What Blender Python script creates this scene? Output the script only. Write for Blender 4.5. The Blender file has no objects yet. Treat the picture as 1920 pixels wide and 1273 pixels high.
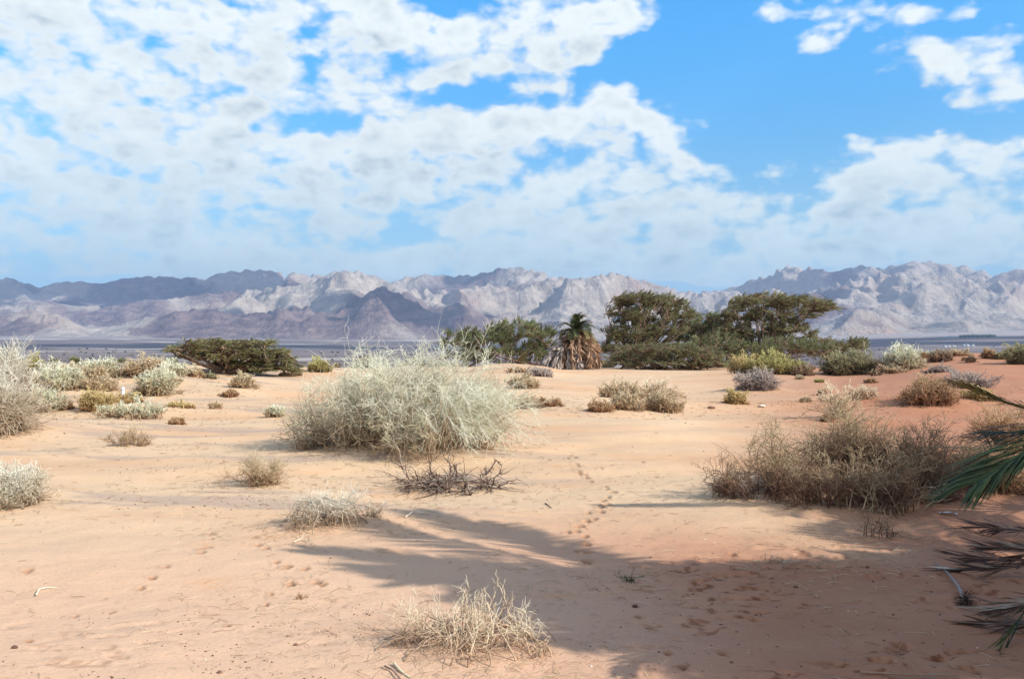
import bpy, math, random
import numpy as np
from math import radians, pi, sin, cos, tan, atan, atan2, hypot

random.seed(7)
rng = np.random.default_rng(7)
scene = bpy.context.scene
COL = scene.collection

# ------------------------------------------------------------------ camera
F = 1920 * 32.0 / 36.0           # focal length in photo pixels
HOR = 655.0                      # photo row of eye level
CAMZ = 1.6
cd = bpy.data.cameras.new('camera')
cam = bpy.data.objects.new('camera', cd)
COL.objects.link(cam)
cam.location = (0, 0, CAMZ)
cam.rotation_euler = (radians(90) + atan((HOR - 636.5) / F), 0, 0)
cd.lens = 32.0
cd.sensor_width = 36.0
cd.clip_start = 0.05
cd.clip_end = 80000
scene.camera = cam

# ------------------------------------------------------------------ light
SUN_EL = radians(34)
SUN_A = radians(26)              # how far the sun stands behind the viewer's right shoulder
SV = np.array([cos(SUN_EL) * cos(SUN_A), -cos(SUN_EL) * sin(SUN_A), sin(SUN_EL)])
sd = bpy.data.lights.new('sun', 'SUN')
sd.energy = 4.6
sd.angle = radians(0.55)
sd.color = (1.0, 0.95, 0.85)
sun = bpy.data.objects.new('sun', sd)
COL.objects.link(sun)
from mathutils import Vector
sun.rotation_euler = Vector(SV).to_track_quat('Z', 'Y').to_euler()
sun.location = (20, -10, 30)

scene.view_settings.view_transform = 'Standard'
scene.view_settings.look = 'None'
scene.view_settings.exposure = 0.52
scene.view_settings.gamma = 1.0
scene.cycles.max_bounces = 6
scene.cycles.diffuse_bounces = 3
scene.cycles.volume_bounces = 0
scene.cycles.transparent_max_bounces = 8
scene.cycles.use_adaptive_sampling = True
scene.cycles.adaptive_threshold = 0.012
scene.cycles.use_denoising = True

# ------------------------------------------------------------------ world: clear sky with broken cloud
world = bpy.data.worlds.new('World')
scene.world = world
world.use_nodes = True


class NT:
    """small helper for writing node trees"""
    def __init__(self, tree):
        self.t = tree

    def n(self, kind, **kw):
        nd = self.t.nodes.new(kind)
        for k, v in kw.items():
            setattr(nd, k, v)
        return nd

    def put(self, sock, val):
        if hasattr(val, 'is_output') or isinstance(val, bpy.types.NodeSocket):
            self.t.links.new(val, sock)
        elif val is not None:
            sock.default_value = val

    def m(self, op, a, b=None, c=None, clamp=False):
        nd = self.n('ShaderNodeMath', operation=op, use_clamp=clamp)
        self.put(nd.inputs[0], a)
        if b is not None:
            self.put(nd.inputs[1], b)
        if c is not None:
            self.put(nd.inputs[2], c)
        return nd.outputs[0]

    def vm(self, op, a, b=None, out=0):
        nd = self.n('ShaderNodeVectorMath', operation=op)
        self.put(nd.inputs[0], a)
        if b is not None:
            self.put(nd.inputs[1], b)
        return nd.outputs[out]

    def smooth(self, v, a, b, lo=0.0, hi=1.0):
        nd = self.n('ShaderNodeMapRange', interpolation_type='SMOOTHSTEP')
        self.put(nd.inputs[0], v)
        self.put(nd.inputs[1], a); self.put(nd.inputs[2], b)
        self.put(nd.inputs[3], lo); self.put(nd.inputs[4], hi)
        return nd.outputs[0]

    def mix(self, f, a, b, blend='MIX'):
        nd = self.n('ShaderNodeMix', data_type='RGBA', blend_type=blend)
        self.put(nd.inputs[0], f)
        for s, v in ((nd.inputs[6], a), (nd.inputs[7], b)):
            if isinstance(v, (tuple, list)):
                v = tuple(v) + (1.0,) if len(v) == 3 else v
            self.put(s, v)
        return nd.outputs[2]

    def noise(self, vec, scale, detail=4, rough=0.5, dist=0.0, out=0):
        nd = self.n('ShaderNodeTexNoise')
        if vec is not None:
            self.put(nd.inputs['Vector'], vec)
        nd.inputs['Scale'].default_value = scale
        nd.inputs['Detail'].default_value = detail
        nd.inputs['Roughness'].default_value = rough
        nd.inputs['Distortion'].default_value = dist
        return nd.outputs[out]

    def xyz(self, x, y, z):
        nd = self.n('ShaderNodeCombineXYZ')
        self.put(nd.inputs[0], x); self.put(nd.inputs[1], y); self.put(nd.inputs[2], z)
        return nd.outputs[0]


def azel(px, py):
    """bearing and height above eye level of a spot of sky"""
    a = atan((px - 960) / F)
    return a, atan((HOR - py) / F * cos(a))


# cloud banks: (photo x, photo y, half width, half height, weight)
BANKS = [
    (90, 45, 230, 75, 1.), (230, 110, 180, 46, .9), (430, 95, 150, 45, .95), (620, 100, 190, 52, .95), (670, 28, 120, 34, .9), (380, 160, 270, 34, .9),
    (190, 215, 180, 52, 1.), (300, 265, 250, 50, 1.), (60, 300, 150, 60, 1.), (440, 325, 330, 55, 1.05), (640, 300, 110, 34, .9), (290, 385, 330, 42, .95),
    (690, 345, 90, 34, .8), (480, 430, 160, 34, .85), (110, 430, 160, 40, .6), (180, 478, 260, 28, .7), (620, 470, 220, 30, .6),
    (735, 190, 66, 34, .75), (790, 240, 100, 30, .7), (905, 290, 120, 42, .95), (985, 205, 98, 30, .85), (930, 142, 96, 22, .8), (955, 48, 118, 48, .9),
    (1075, 95, 66, 24, .8), (1110, 25, 90, 26, .7), (1200, 18, 50, 22, .6), (1190, 180, 90, 22, .5), (1090, 158, 50, 18, .5),
    (1155, 246, 118, 42, 1.15), (1020, 312, 180, 50, 1.05), (1210, 345, 160, 44, 1.05), (1310, 325, 60, 24, .7), (1150, 402, 240, 44, 1.), (1370, 388, 80, 26, .75),
    (900, 425, 80, 24, .7), (1060, 472, 170, 20, .75), (960, 500, 420, 22, .6), (1330, 450, 130, 34, .75), (1480, 500, 320, 28, .6),
    (1425, 12, 84, 26, .8), (1600, 14, 100, 32, .85), (1518, 92, 34, 20, .65), (1755, 22, 62, 16, .6), (1800, 102, 122, 42, 1.05), (1850, 178, 100, 22, .6),
    (1740, 322, 180, 40, 1.05), (1860, 268, 130, 34, .85), (1600, 280, 44, 16, .6), (1660, 385, 60, 26, .9), (1600, 408, 80, 26, .9), (1780, 374, 78, 24, .95), (1880, 398, 90, 28, .85),
    (1700, 450, 210, 34, .85), (1820, 485, 240, 26, .7), (350, 512, 420, 16, .8), (1000, 515, 260, 14, .6), (1500, 520, 300, 14, .7), (150, -140, 500, 90, .9), (1250, -200, 500, 90, .8), (-500, 200, 400, 300, .9), (2500, 250, 400, 260, .8)]


def cloud_group():
    g = bpy.data.node_groups.new('cloud_density', 'ShaderNodeTree')
    g.interface.new_socket('az', in_out='INPUT', socket_type='NodeSocketFloat')
    g.interface.new_socket('el', in_out='INPUT', socket_type='NodeSocketFloat')
    g.interface.new_socket('density', in_out='OUTPUT', socket_type='NodeSocketFloat')
    k = NT(g)
    gi = k.n('NodeGroupInput'); go = k.n('NodeGroupOutput')
    az, el = gi.outputs[0], gi.outputs[1]
    uv = k.xyz(az, el, 0.0)
    # a slow warp keeps the banks from being plain ovals
    wn = k.noise(uv, 9.0, 3, 0.55, 0, 1)
    w = k.vm('MULTIPLY', k.vm('SUBTRACT', wn, (0.5, 0.5, 0.5)), (0.11, 0.06, 0.0))
    uvw = k.vm('ADD', uv, w)
    tot = None
    for (px, py, hw, hh, wt) in BANKS:
        a, e = azel(px, py)
        ca = cos(a)
        sx, sy = hw / F * ca * ca * 1.12, hh / F * ca * 1.12
        d = k.vm('MULTIPLY', k.vm('SUBTRACT', uvw, (a, e, 0.0)), (1 / sx, 1 / sy, 0.0))
        L = k.vm('DOT_PRODUCT', d, d, 1)
        f = k.m('MULTIPLY', k.m('POWER', 2.71828, k.m('MULTIPLY', k.m('POWER', L, 1.6), -0.55)), wt)
        tot = f if tot is None else k.m('ADD', tot, f)
    tot = k.m('MINIMUM', tot, 1.05)
    # unseen sky away from the banks gets added cloud to whiten the fill
    far = k.smooth(k.m('ABSOLUTE', az), 0.8, 1.3, 0.0, 0.95)
    up = k.smooth(el, 0.6, 1.0, 0.0, 0.5)
    tot = k.m('ADD', tot, k.m('MAXIMUM', far, up))
    # cloud deck seen in perspective
    den = k.m('ADD', k.m('SINE', k.m('MAXIMUM', el, 0.0)), 0.11)
    cx = k.m('DIVIDE', k.m('SINE', az), den)
    cy = k.m('DIVIDE', k.m('COSINE', az), den)
    pl = k.xyz(cx, cy, k.m('MULTIPLY', el, 3.0))
    n1 = k.noise(pl, 1.25, 6, 0.52, 0.15)
    st = k.xyz(k.m('MULTIPLY', az, 1.0), k.m('MULTIPLY', el, 1.7), 3.3)
    n2 = k.noise(st, 15.0, 5, 0.5, 0.1)
    n2b = k.noise(st, 46.0, 4, 0.5, 0.0)
    vo = k.n('ShaderNodeTexVoronoi', feature='F1', voronoi_dimensions='2D', normalize=True)          # billows
    k.put(vo.inputs['Vector'], k.vm('ADD', st, k.vm('MULTIPLY', k.noise(st, 20.0, 2, .5, 0, 1), (.03, .03, 0))))
    vo.inputs['Scale'].default_value = 19.0; vo.inputs['Detail'].default_value = 2.0; vo.inputs['Roughness'].default_value = .55
    bil = k.m('SUBTRACT', 0.32, vo.outputs['Distance'])
    nn = k.m('ADD', k.m('ADD', k.m('MULTIPLY', n1, 0.45), k.m('MULTIPLY', n2, 0.9)), k.m('MULTIPLY', n2b, 0.3))     # mean about 1.07
    d = k.m('ADD', tot, k.m('ADD', k.m('MULTIPLY', k.m('SUBTRACT', nn, 1.06), 1.9), k.m('MULTIPLY', bil, 1.5)))
    g.links.new(d, go.inputs[0])
    return g


wt = world.node_tree
wt.nodes.clear()
K = NT(wt)
sky = K.n('ShaderNodeTexSky', sky_type='NISHITA')
sky.sun_disc = False
sky.sun_elevation = SUN_EL
sky.sun_rotation = pi / 2 + SUN_A        # clockwise from +Y
sky.altitude = 100
sky.air_density = 1.0
sky.dust_density = 0.6
sky.ozone_density = 2.0
hs = K.n('ShaderNodeHueSaturation')
hs.inputs['Saturation'].default_value = 1.45
hs.inputs['Hue'].default_value = 0.495
hs.inputs['Value'].default_value = 1.9
wt.links.new(sky.outputs[0], hs.inputs['Color'])
tc = K.n('ShaderNodeTexCoord')
sep = K.n('ShaderNodeSeparateXYZ')
wt.links.new(tc.outputs['Generated'], sep.inputs[0])
azn = K.m('ARCTAN2', sep.outputs[0], sep.outputs[1])
eln = K.m('ARCSINE', sep.outputs[2])
skyc = K.vm('SCALE', hs.outputs[0])
K.put(skyc.node.inputs['Scale'], K.smooth(eln, 0.0, 0.42, 0.050, 0.105))      # boosted sky toned down towards the horizon
CG = cloud_group()


def dens(daz, de):
    gnode = K.n('ShaderNodeGroup', node_tree=CG)
    K.put(gnode.inputs[0], K.m('ADD', azn, daz))
    K.put(gnode.inputs[1], K.m('ADD', eln, de))
    return gnode.outputs[0]


d0 = dens(0.0, 0.0)
d1 = dens(0.010, 0.034)
alpha = K.smooth(d0, 0.08, 0.66)
thick = K.smooth(d0, 0.5, 1.3)
lit = K.smooth(K.m('SUBTRACT', d0, d1), -0.24, 0.50)
lowh = K.smooth(eln, 0.02, 0.26)
white = K.mix(lowh, (0.47, 0.62, 0.665), (0.72, 0.76, 0.745))
grey = K.mix(lowh, (0.30, 0.45, 0.54), (0.31, 0.385, 0.435))
shade = K.m('ADD', K.m('MULTIPLY', K.m('SUBTRACT', 1.0, lit), K.m('MULTIPLY_ADD', thick, 0.75, 0.15)), K.m('MULTIPLY', K.smooth(d0, 0.55, 1.5), 0.55), clamp=True)
cc = K.mix(shade, white, grey)
warm_fill = K.smooth(K.m('ABSOLUTE', K.m('SUBTRACT', azn, 2.0)), 0.35, 1.5, 1.0, 0.0)
cc = K.mix(K.m('MULTIPLY', warm_fill, 0.8), cc, (0.62, 0.52, 0.42))       # unseen cloud round the sun, tinted to warm the light in shade
veil = K.smooth(eln, 0.0, 0.24, 0.9, 0.0)
skyv = K.mix(veil, skyc, (0.27, 0.52, 0.72))
a2 = K.m('MULTIPLY', alpha, K.smooth(eln, -0.02, 0.1, 0.6, 0.96))
allsky = K.mix(a2, skyv, cc)
bg = K.n('ShaderNodeBackground')
wt.links.new(allsky, bg.inputs['Color'])
bg.inputs['Strength'].default_value = 1.0
wo = K.n('ShaderNodeOutputWorld')
wt.links.new(bg.outputs[0], wo.inputs['Surface'])
world.cycles.sampling_method = 'MANUAL'
world.cycles.sample_map_resolution = 512


# ------------------------------------------------------------------ noise
def _hash(ix, iy, seed):
    h = (ix.astype(np.int64) * 374761393 + iy.astype(np.int64) * 668265263 + seed * 1442695041) & 0xFFFFFFFF
    h = ((h ^ (h >> 13)) * 1274126177) & 0xFFFFFFFF
    return ((h ^ (h >> 16)) & 0xFFFF) / 65536.0


def pn(x, y, seed=0):
    x = np.asarray(x, float); y = np.asarray(y, float)
    ix = np.floor(x); iy = np.floor(y)
    fx = x - ix; fy = y - iy
    u = fx * fx * fx * (fx * (fx * 6 - 15) + 10); v = fy * fy * fy * (fy * (fy * 6 - 15) + 10)

    def g(ax, ay, dx, dy):
        t = _hash(ax, ay, seed) * 2 * pi
        return np.cos(t) * dx + np.sin(t) * dy
    a = g(ix, iy, fx, fy); b = g(ix + 1, iy, fx - 1, fy)
    c = g(ix, iy + 1, fx, fy - 1); d = g(ix + 1, iy + 1, fx - 1, fy - 1)
    return ((a + (b - a) * u) + ((c + (d - c) * u) - (a + (b - a) * u)) * v) * 1.5


def fbm(x, y, oct=4, seed=0, gain=.5):
    s = 0; a = 1
    for i in range(oct):
        s = s + a * pn(x, y, seed + i * 17); x = x * 2.03; y = y * 2.03; a *= gain
    return s


def ridged(x, y, oct=6, seed=0, gain=.5):
    s = 0; a = 1.0; w = 1.0; tot = 0
    for i in range(oct):
        n = 1 - np.abs(pn(x, y, seed + i * 31)) * 1.5
        n = np.clip(n, 0, 1) ** 1.35
        n = n * w
        s = s + a * n; tot += a
        w = np.clip(n * 1.8, 0.15, 1)
        x, y = x * 1.96 + .3 * a, y * 1.96 + 4.1
        a *= gain
    return s / tot


def ss(v, a, b):
    t = np.clip((np.asarray(v, float) - a) / (b - a), 0, 1)
    return t * t * (3 - 2 * t)


# ------------------------------------------------------------------ the shape of the ground
def flat(px, py):
    y = CAMZ * F / (py - HOR)
    return (px - 960) / F * y, y


MOUNDS = []                                       # x, y, half width, half depth, height
for (px, py, hw, hd, h) in [
    (760, 850, 1.7, 1.3, .13), (600, 825, .9, .9, .12), (1560, 935, 1.8, 1.1, .14), (620, 990, .45, .35, .06), (860, 915, .6, .5, .05),
    (870, 1225, .5, .35, .05), (490, 905, .45, .4, .06), (250, 835, .7, .6, .09), (20, 940, .8, .6, .12), (0, 815, 1.6, 1.2, .25),
    (110, 765, 2.6, 1.2, .30), (215, 770, 2.4, 1.5, .25), (150, 735, 3.5, 3, .35), (300, 735, 3, 3, .3), (1430, 735, 1.8, 1.6, .25),
    (1740, 765, 2.4, 1.5, .32), (1600, 790, 1.6, 1.2, .14), (1180, 770, 2.6, 2, .15), (1010, 765, 2.4, 2, .14), (985, 730, 2.5, 3, .25),
    (945, 700, 2.5, 3, .5), (900, 700, 3.0, 4, .2), (1000, 703, 1.6, 3, .4), (1070, 702, 2.5, 3, .2), (1590, 708, 4, 3, .25), (1440, 708, 4, 3, .2),
    (1690, 700, 3, 3, .3), (430, 742, 1.4, 1.5, .15), (470, 720, 2, 2, .2), (600, 702, 3, 3, .35), (330, 700, 5, 4, .4), (380, 706, 2.5, 3, .3),
    (1830, 735, 3, 3, .2), (1760, 690, 4, 4, .3), (90, 715, 5, 4, .3), (1178, 1095, .2, .2, .02), (1330, 950, .5, .3, .03), (1850, 905, 1.0, .8, .12)]:
    x, y = flat(px, py)
    MOUNDS.append((x, y + hd * .4, hw, hd, h))


def plain_z(x, y):
    r = np.hypot(x, y)
    z = np.interp(r, [0, 85, 160, 400, 900, 1500, 2500, 4000, 6000, 8000, 11000, 18000],
                  [0, 0, -3.0, -12, -22, -24, -20, 2, 45, 100, 170, 200])
    u = x / np.maximum(y, 1)
    # alluvial fan climbing to the right
    z = z + ss(r, 2500, 7000) * ss(u, .15, .6) * 42
    return z


def tread(x, y):
    tr = ss(x, 0.2, 1.6) * (1 - ss(y, 6.5, 8.5)) + .35 * (1 - ss(y, 4.5, 6.5)) * (1 - ss(x, -1, 0))
    return tr * ss(pn(x / .9, y / .7, 40), -.25, .35) * (np.asarray(y) > 0)


def G(x, y):
    x = np.asarray(x, float); y = np.asarray(y, float)
    r = np.hypot(x, y)
    near = ss(r, 2, 9)
    lod = 1 - ss(r, 90, 200)
    z = (.16 * pn(x / 9 + 5.3, y / 7 + 1.7, 3) * ss(r, 6, 20) + .16 * pn(x / 15, y / 17, 9) * ss(r, 14, 40)
         + .045 * pn(x / 2.6 + .4 * pn(x / 4, y / 4, 8), y / 1.7, 4) + .016 * pn(x / .8, y / .55, 5) * (.4 + .6 * near) + .006 * pn(x / .28, y / .2, 6) * (1 - ss(r, 14, 30)))
    # trampled ground towards the palms
    tr = tread(x, y)
    z = z + tr * (.017 * pn(x / .16, y / .13, 41) - .030 * ss(pn(x / .2, y / .12, 42), .22, .5)) * (1 - ss(r, 9, 12))
    # low wind-made ledges crossing left part
    z = z + .035 * np.tanh(6 * pn(x / 7 + .22 * y, y / 2.2 - .2 * x, 12)) * ss(r, 7, 12) * (1 - ss(r, 40, 60))
    z = z * lod
    for (mx, my, hw, hd, h) in MOUNDS:
        q = ((x - mx) / hw) ** 2 + ((y - my) / hd) ** 2
        z = z + h * np.exp(-q * .9)
    u = x / np.maximum(y, 1)
    z = z + 1.35 * ss(u, .34, .52) * ss(r, 30, 75) * (1 - ss(r, 95, 300))
    z = z + plain_z(x, y) + ss(r, 300, 1500) * 5 * fbm(x / 900, y / 500, 3, 70)
    return z


def hit(px, py):
    """where the sight line through a photo pixel meets the ground"""
    ys = np.concatenate([np.arange(2, 40, .04), np.arange(40, 220, .25)])
    xs = (px - 960) / F * ys
    zr = CAMZ + (HOR - py) / F * ys
    below = zr <= G(xs, ys)
    i = int(np.argmax(below)) if below.any() else len(ys) - 1
    return float(xs[i]), float(ys[i]), float(G(xs[i], ys[i]))


def at(px, y):
    x = (px - 960) / F * y
    return float(x), float(y), float(G(x, y))


# ------------------------------------------------------------------ object helpers
def tag(o, label, cat, group=None, kind=None):
    if label:
        o['label'] = label
    if cat:
        o['category'] = cat
    if group:
        o['group'] = group
    if kind:
        o['kind'] = kind
    return o


def empty(name, label, cat, loc, group=None):
    o = bpy.data.objects.new(name, None)
    COL.objects.link(o)
    o.location = loc
    o.empty_display_size = .2
    return tag(o, label, cat, group)


class MB:
    """collects world-space quads with a tone per vertex"""
    def __init__(s):
        s.V = []; s.Q = []; s.T = []; s.n = 0

    def add(s, V, Q, T=None):
        V = np.asarray(V, float).reshape(-1, 3)
        s.V.append(V); s.Q.append(np.asarray(Q, np.int64).reshape(-1, 4) + s.n)
        if T is None:
            T = np.full(len(V), .5)
        s.T.append(np.broadcast_to(np.asarray(T, float), (len(V),)))
        s.n += len(V)

    def build(s, name, mat, parent=None, origin=None, smooth=True):
        V = np.concatenate(s.V); Q = np.concatenate(s.Q); T = np.concatenate(s.T)
        if parent is not None:
            V = V - np.array(parent_world(parent))
        elif origin is not None:
            V = V - np.array(origin)
        me = bpy.data.meshes.new(name)
        me.vertices.add(len(V)); me.vertices.foreach_set('co', V.astype(np.float32).ravel())
        me.loops.add(len(Q) * 4); me.loops.foreach_set('vertex_index', Q.astype(np.int32).ravel())
        me.polygons.add(len(Q)); me.polygons.foreach_set('loop_start', np.arange(0, len(Q) * 4, 4, dtype=np.int32))
        if smooth:
            me.polygons.foreach_set('use_smooth', np.ones(len(Q), bool))
        at_ = me.attributes.new('tone', 'FLOAT', 'POINT'); at_.data.foreach_set('value', T.astype(np.float32))
        me.materials.append(mat)
        me.update(calc_edges=True)
        o = bpy.data.objects.new(name, me)
        COL.objects.link(o)
        if parent is not None:
            o.parent = parent
        elif origin is not None:
            o.location = origin
        return o


def parent_world(o):
    p = np.zeros(3)
    while o is not None:
        p = p + np.array(o.location); o = o.parent
    return p


def norm(a):
    return a / np.maximum(np.linalg.norm(a, axis=-1, keepdims=True), 1e-9)


def tubes(mb, P, R, tone, sides=3):
    """P (N,K,3) polylines, R (N,K) radii, tone (N,) or (N,K)"""
    N, Kp, _ = P.shape
    T = np.gradient(P, axis=1); T = norm(T)
    ref = np.where(np.abs(T[..., 2:3]) > .8, np.array([1., 0, 0]), np.array([0, 0, 1.]))
    A = norm(np.cross(T, ref)); B = np.cross(T, A)
    an = np.arange(sides) * 2 * pi / sides
    ring = A[:, :, None, :] * np.cos(an)[None, None, :, None] + B[:, :, None, :] * np.sin(an)[None, None, :, None]
    V = P[:, :, None, :] + ring * R[:, :, None, None]
    idx = np.arange(N * Kp * sides).reshape(N, Kp, sides)
    nx = np.roll(idx, -1, axis=2)
    Q = np.stack([idx[:, :-1], nx[:, :-1], nx[:, 1:], idx[:, 1:]], -1)
    tone = np.asarray(tone, float)
    if tone.ndim == 1:
        tone = np.repeat(tone[:, None], Kp, 1)
    mb.add(V.reshape(-1, 3), Q.reshape(-1, 4), np.repeat(tone.reshape(-1), sides))


def leafq(mb, C, D, L, W, tone):
    """lozenge leaves at C pointing along D"""
    N = len(C)
    D = norm(D)
    S = norm(np.cross(D, norm(rng.normal(size=(N, 3)))))
    L = np.broadcast_to(L, (N,))[:, None]; W = np.broadcast_to(W, (N,))[:, None]
    V = np.stack([C, C + D * L * .45 + S * W * .5, C + D * L, C + D * L * .55 - S * W * .5], 1)
    mb.add(V.reshape(-1, 3), np.arange(N * 4).reshape(N, 4), np.repeat(np.broadcast_to(tone, (N,)), 4))


def grow(P, n, t0, t1, L, spread, up=0., wind=(0, 0, 0), wig=.15, Kp=4, floor=None):
    """n side shoots off the polylines P"""
    N, K0, _ = P.shape
    wgt = rng.uniform(0, 1, N) ** 2 + .05
    i = rng.choice(N, n, p=wgt / wgt.sum()); t = rng.uniform(t0, t1, n) * (K0 - 1)
    k = np.clip(t.astype(int), 0, K0 - 2); f = (t - k)[:, None]
    S = P[i, k] * (1 - f) + P[i, k + 1] * f
    T = norm(P[i, k + 1] - P[i, k])
    D = norm(T + spread * norm(rng.normal(size=(n, 3))) + np.array([0, 0, up]) + np.array(wind))
    Ln = (L if np.ndim(L) else L * rng.uniform(.45, 1.1, n))
    out = np.empty((n, Kp, 3)); out[:, 0] = S
    step = (Ln / (Kp - 1))[:, None]
    for j in range(1, Kp):
        D = norm(D + wig * rng.normal(size=(n, 3)) + np.array([0, 0, up * .3]) + np.array(wind) * .4)
        out[:, j] = out[:, j - 1] + D * step
    return out


def taper(n, Kp, r0, r1):
    r0 = np.broadcast_to(r0, (n,)); r1 = np.broadcast_to(r1, (n,))
    t = np.linspace(0, 1, Kp)
    return r0[:, None] * (1 - t) + r1[:, None] * t


# ------------------------------------------------------------------ materials
def principled(name, rough=.85, spec=.2):
    m = bpy.data.materials.new(name); m.use_nodes = True
    b = m.node_tree.nodes['Principled BSDF']
    b.inputs['Roughness'].default_value = rough
    b.inputs['Specular IOR Level'].default_value = spec
    return m, NT(m.node_tree), b


def tone_mat(name, stops, rough=.8, spec=.15, scale=25., amt=.35, trans=0., patchs=2.6):
    """colour from the vertex tone along a ramp, broken up by fine noise"""
    m, k, b = principled(name, rough, spec)
    a = k.n('ShaderNodeAttribute', attribute_name='tone')
    tcn = k.n('ShaderNodeTexCoord')
    nz = k.noise(tcn.outputs['Object'], scale, 3, .6)
    patch = k.noise(tcn.outputs['Object'], patchs, 2, .5)
    v = k.m('ADD', k.m('ADD', a.outputs['Fac'], k.m('MULTIPLY', k.m('SUBTRACT', patch, .5), .7)), k.m('MULTIPLY', k.m('SUBTRACT', nz, .5), amt))
    r = k.n('ShaderNodeValToRGB')
    e = r.color_ramp.elements
    while len(e) < len(stops):
        e.new(.5)
    for el_, (p, c) in zip(e, stops):
        el_.position = p; el_.color = (*c, 1)
    k.put(r.inputs[0], v)
    k.put(b.inputs['Base Color'], r.outputs[0])
    if trans:
        t = k.n('ShaderNodeBsdfTranslucent'); k.put(t.inputs[0], r.outputs[0])
        mx = k.n('ShaderNodeMixShader'); mx.inputs[0].default_value = trans
        k.t.links.new(b.outputs[0], mx.inputs[1]); k.t.links.new(t.outputs[0], mx.inputs[2])
        k.t.links.new(mx.outputs[0], k.t.nodes['Material Output'].inputs['Surface'])
    return m


M = {}
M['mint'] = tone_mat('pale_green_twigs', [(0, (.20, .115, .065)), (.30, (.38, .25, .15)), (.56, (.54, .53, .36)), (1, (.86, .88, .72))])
M['white'] = tone_mat('bleached_twigs', [(0, (.26, .16, .10)), (.4, (.48, .38, .27)), (1, (.80, .80, .70))])
M['straw'] = tone_mat('straw_twigs', [(0, (.24, .13, .075)), (.4, (.42, .29, .17)), (1, (.68, .60, .42))])
M['bone'] = tone_mat('bone_dry_twigs', [(0, (.30, .18, .12)), (.4, (.55, .40, .27)), (1, (.82, .74, .56))])
M['yellow'] = tone_mat('yellow_shrub', [(0, (.24, .12, .055)), (.4, (.43, .30, .13)), (1, (.66, .55, .28))])
M['lime'] = tone_mat('yellow_green_shrub', [(0, (.13, .07, .04)), (.4, (.26, .21, .08)), (1, (.58, .56, .24))])
M['olive'] = tone_mat('olive_shrub', [(0, (.11, .065, .04)), (.4, (.20, .17, .09)), (1, (.43, .41, .25))])
M['rust'] = tone_mat('rust_shrub', [(0, (.20, .09, .05)), (.4, (.36, .20, .11)), (1, (.56, .42, .26))])
M['mauve'] = tone_mat('grey_mauve_shrub', [(0, (.17, .11, .10)), (.4, (.32, .25, .23)), (1, (.52, .46, .41))])
M['brown'] = tone_mat('brown_shrub', [(0, (.14, .07, .05)), (.4, (.24, .145, .10)), (.75, (.35, .25, .16)), (1, (.52, .43, .27))])
M['dead'] = tone_mat('blackened_wood', [(0, (.06, .035, .03)), (.5, (.16, .10, .08)), (1, (.55, .47, .38))], scale=9, amt=.7)
M['green'] = tone_mat('acacia_foliage', [(0, (.09, .10, .045)), (.5, (.22, .23, .10)), (1, (.40, .40, .19))], trans=.3, rough=.7)
M['tamarisk'] = tone_mat('tamarisk_foliage', [(0, (.08, .10, .045)), (.5, (.20, .245, .11)), (1, (.38, .42, .21))], trans=.3, rough=.7)
M['bark'] = tone_mat('acacia_bark', [(0, (.08, .045, .032)), (.5, (.17, .105, .07)), (1, (.36, .26, .19))], scale=4)
M['frond'] = tone_mat('palm_leaflets', [(0, (.02, .03, .016)), (.5, (.05, .075, .032)), (.8, (.13, .14, .05)), (1, (.30, .23, .11))], rough=.65, spec=.15, trans=.1)
M['deadfrond'] = tone_mat('dead_palm_leaflets', [(0, (.13, .065, .04)), (.5, (.31, .185, .115)), (1, (.50, .36, .25))])
M['greyfrond'] = tone_mat('grey_palm_leaflets', [(0, (.14, .10, .09)), (.5, (.33, .27, .24)), (1, (.56, .50, .46))])
M['palmbark'] = tone_mat('palm_trunk_bark', [(0, (.06, .035, .025)), (1, (.22, .14, .09))])


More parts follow.
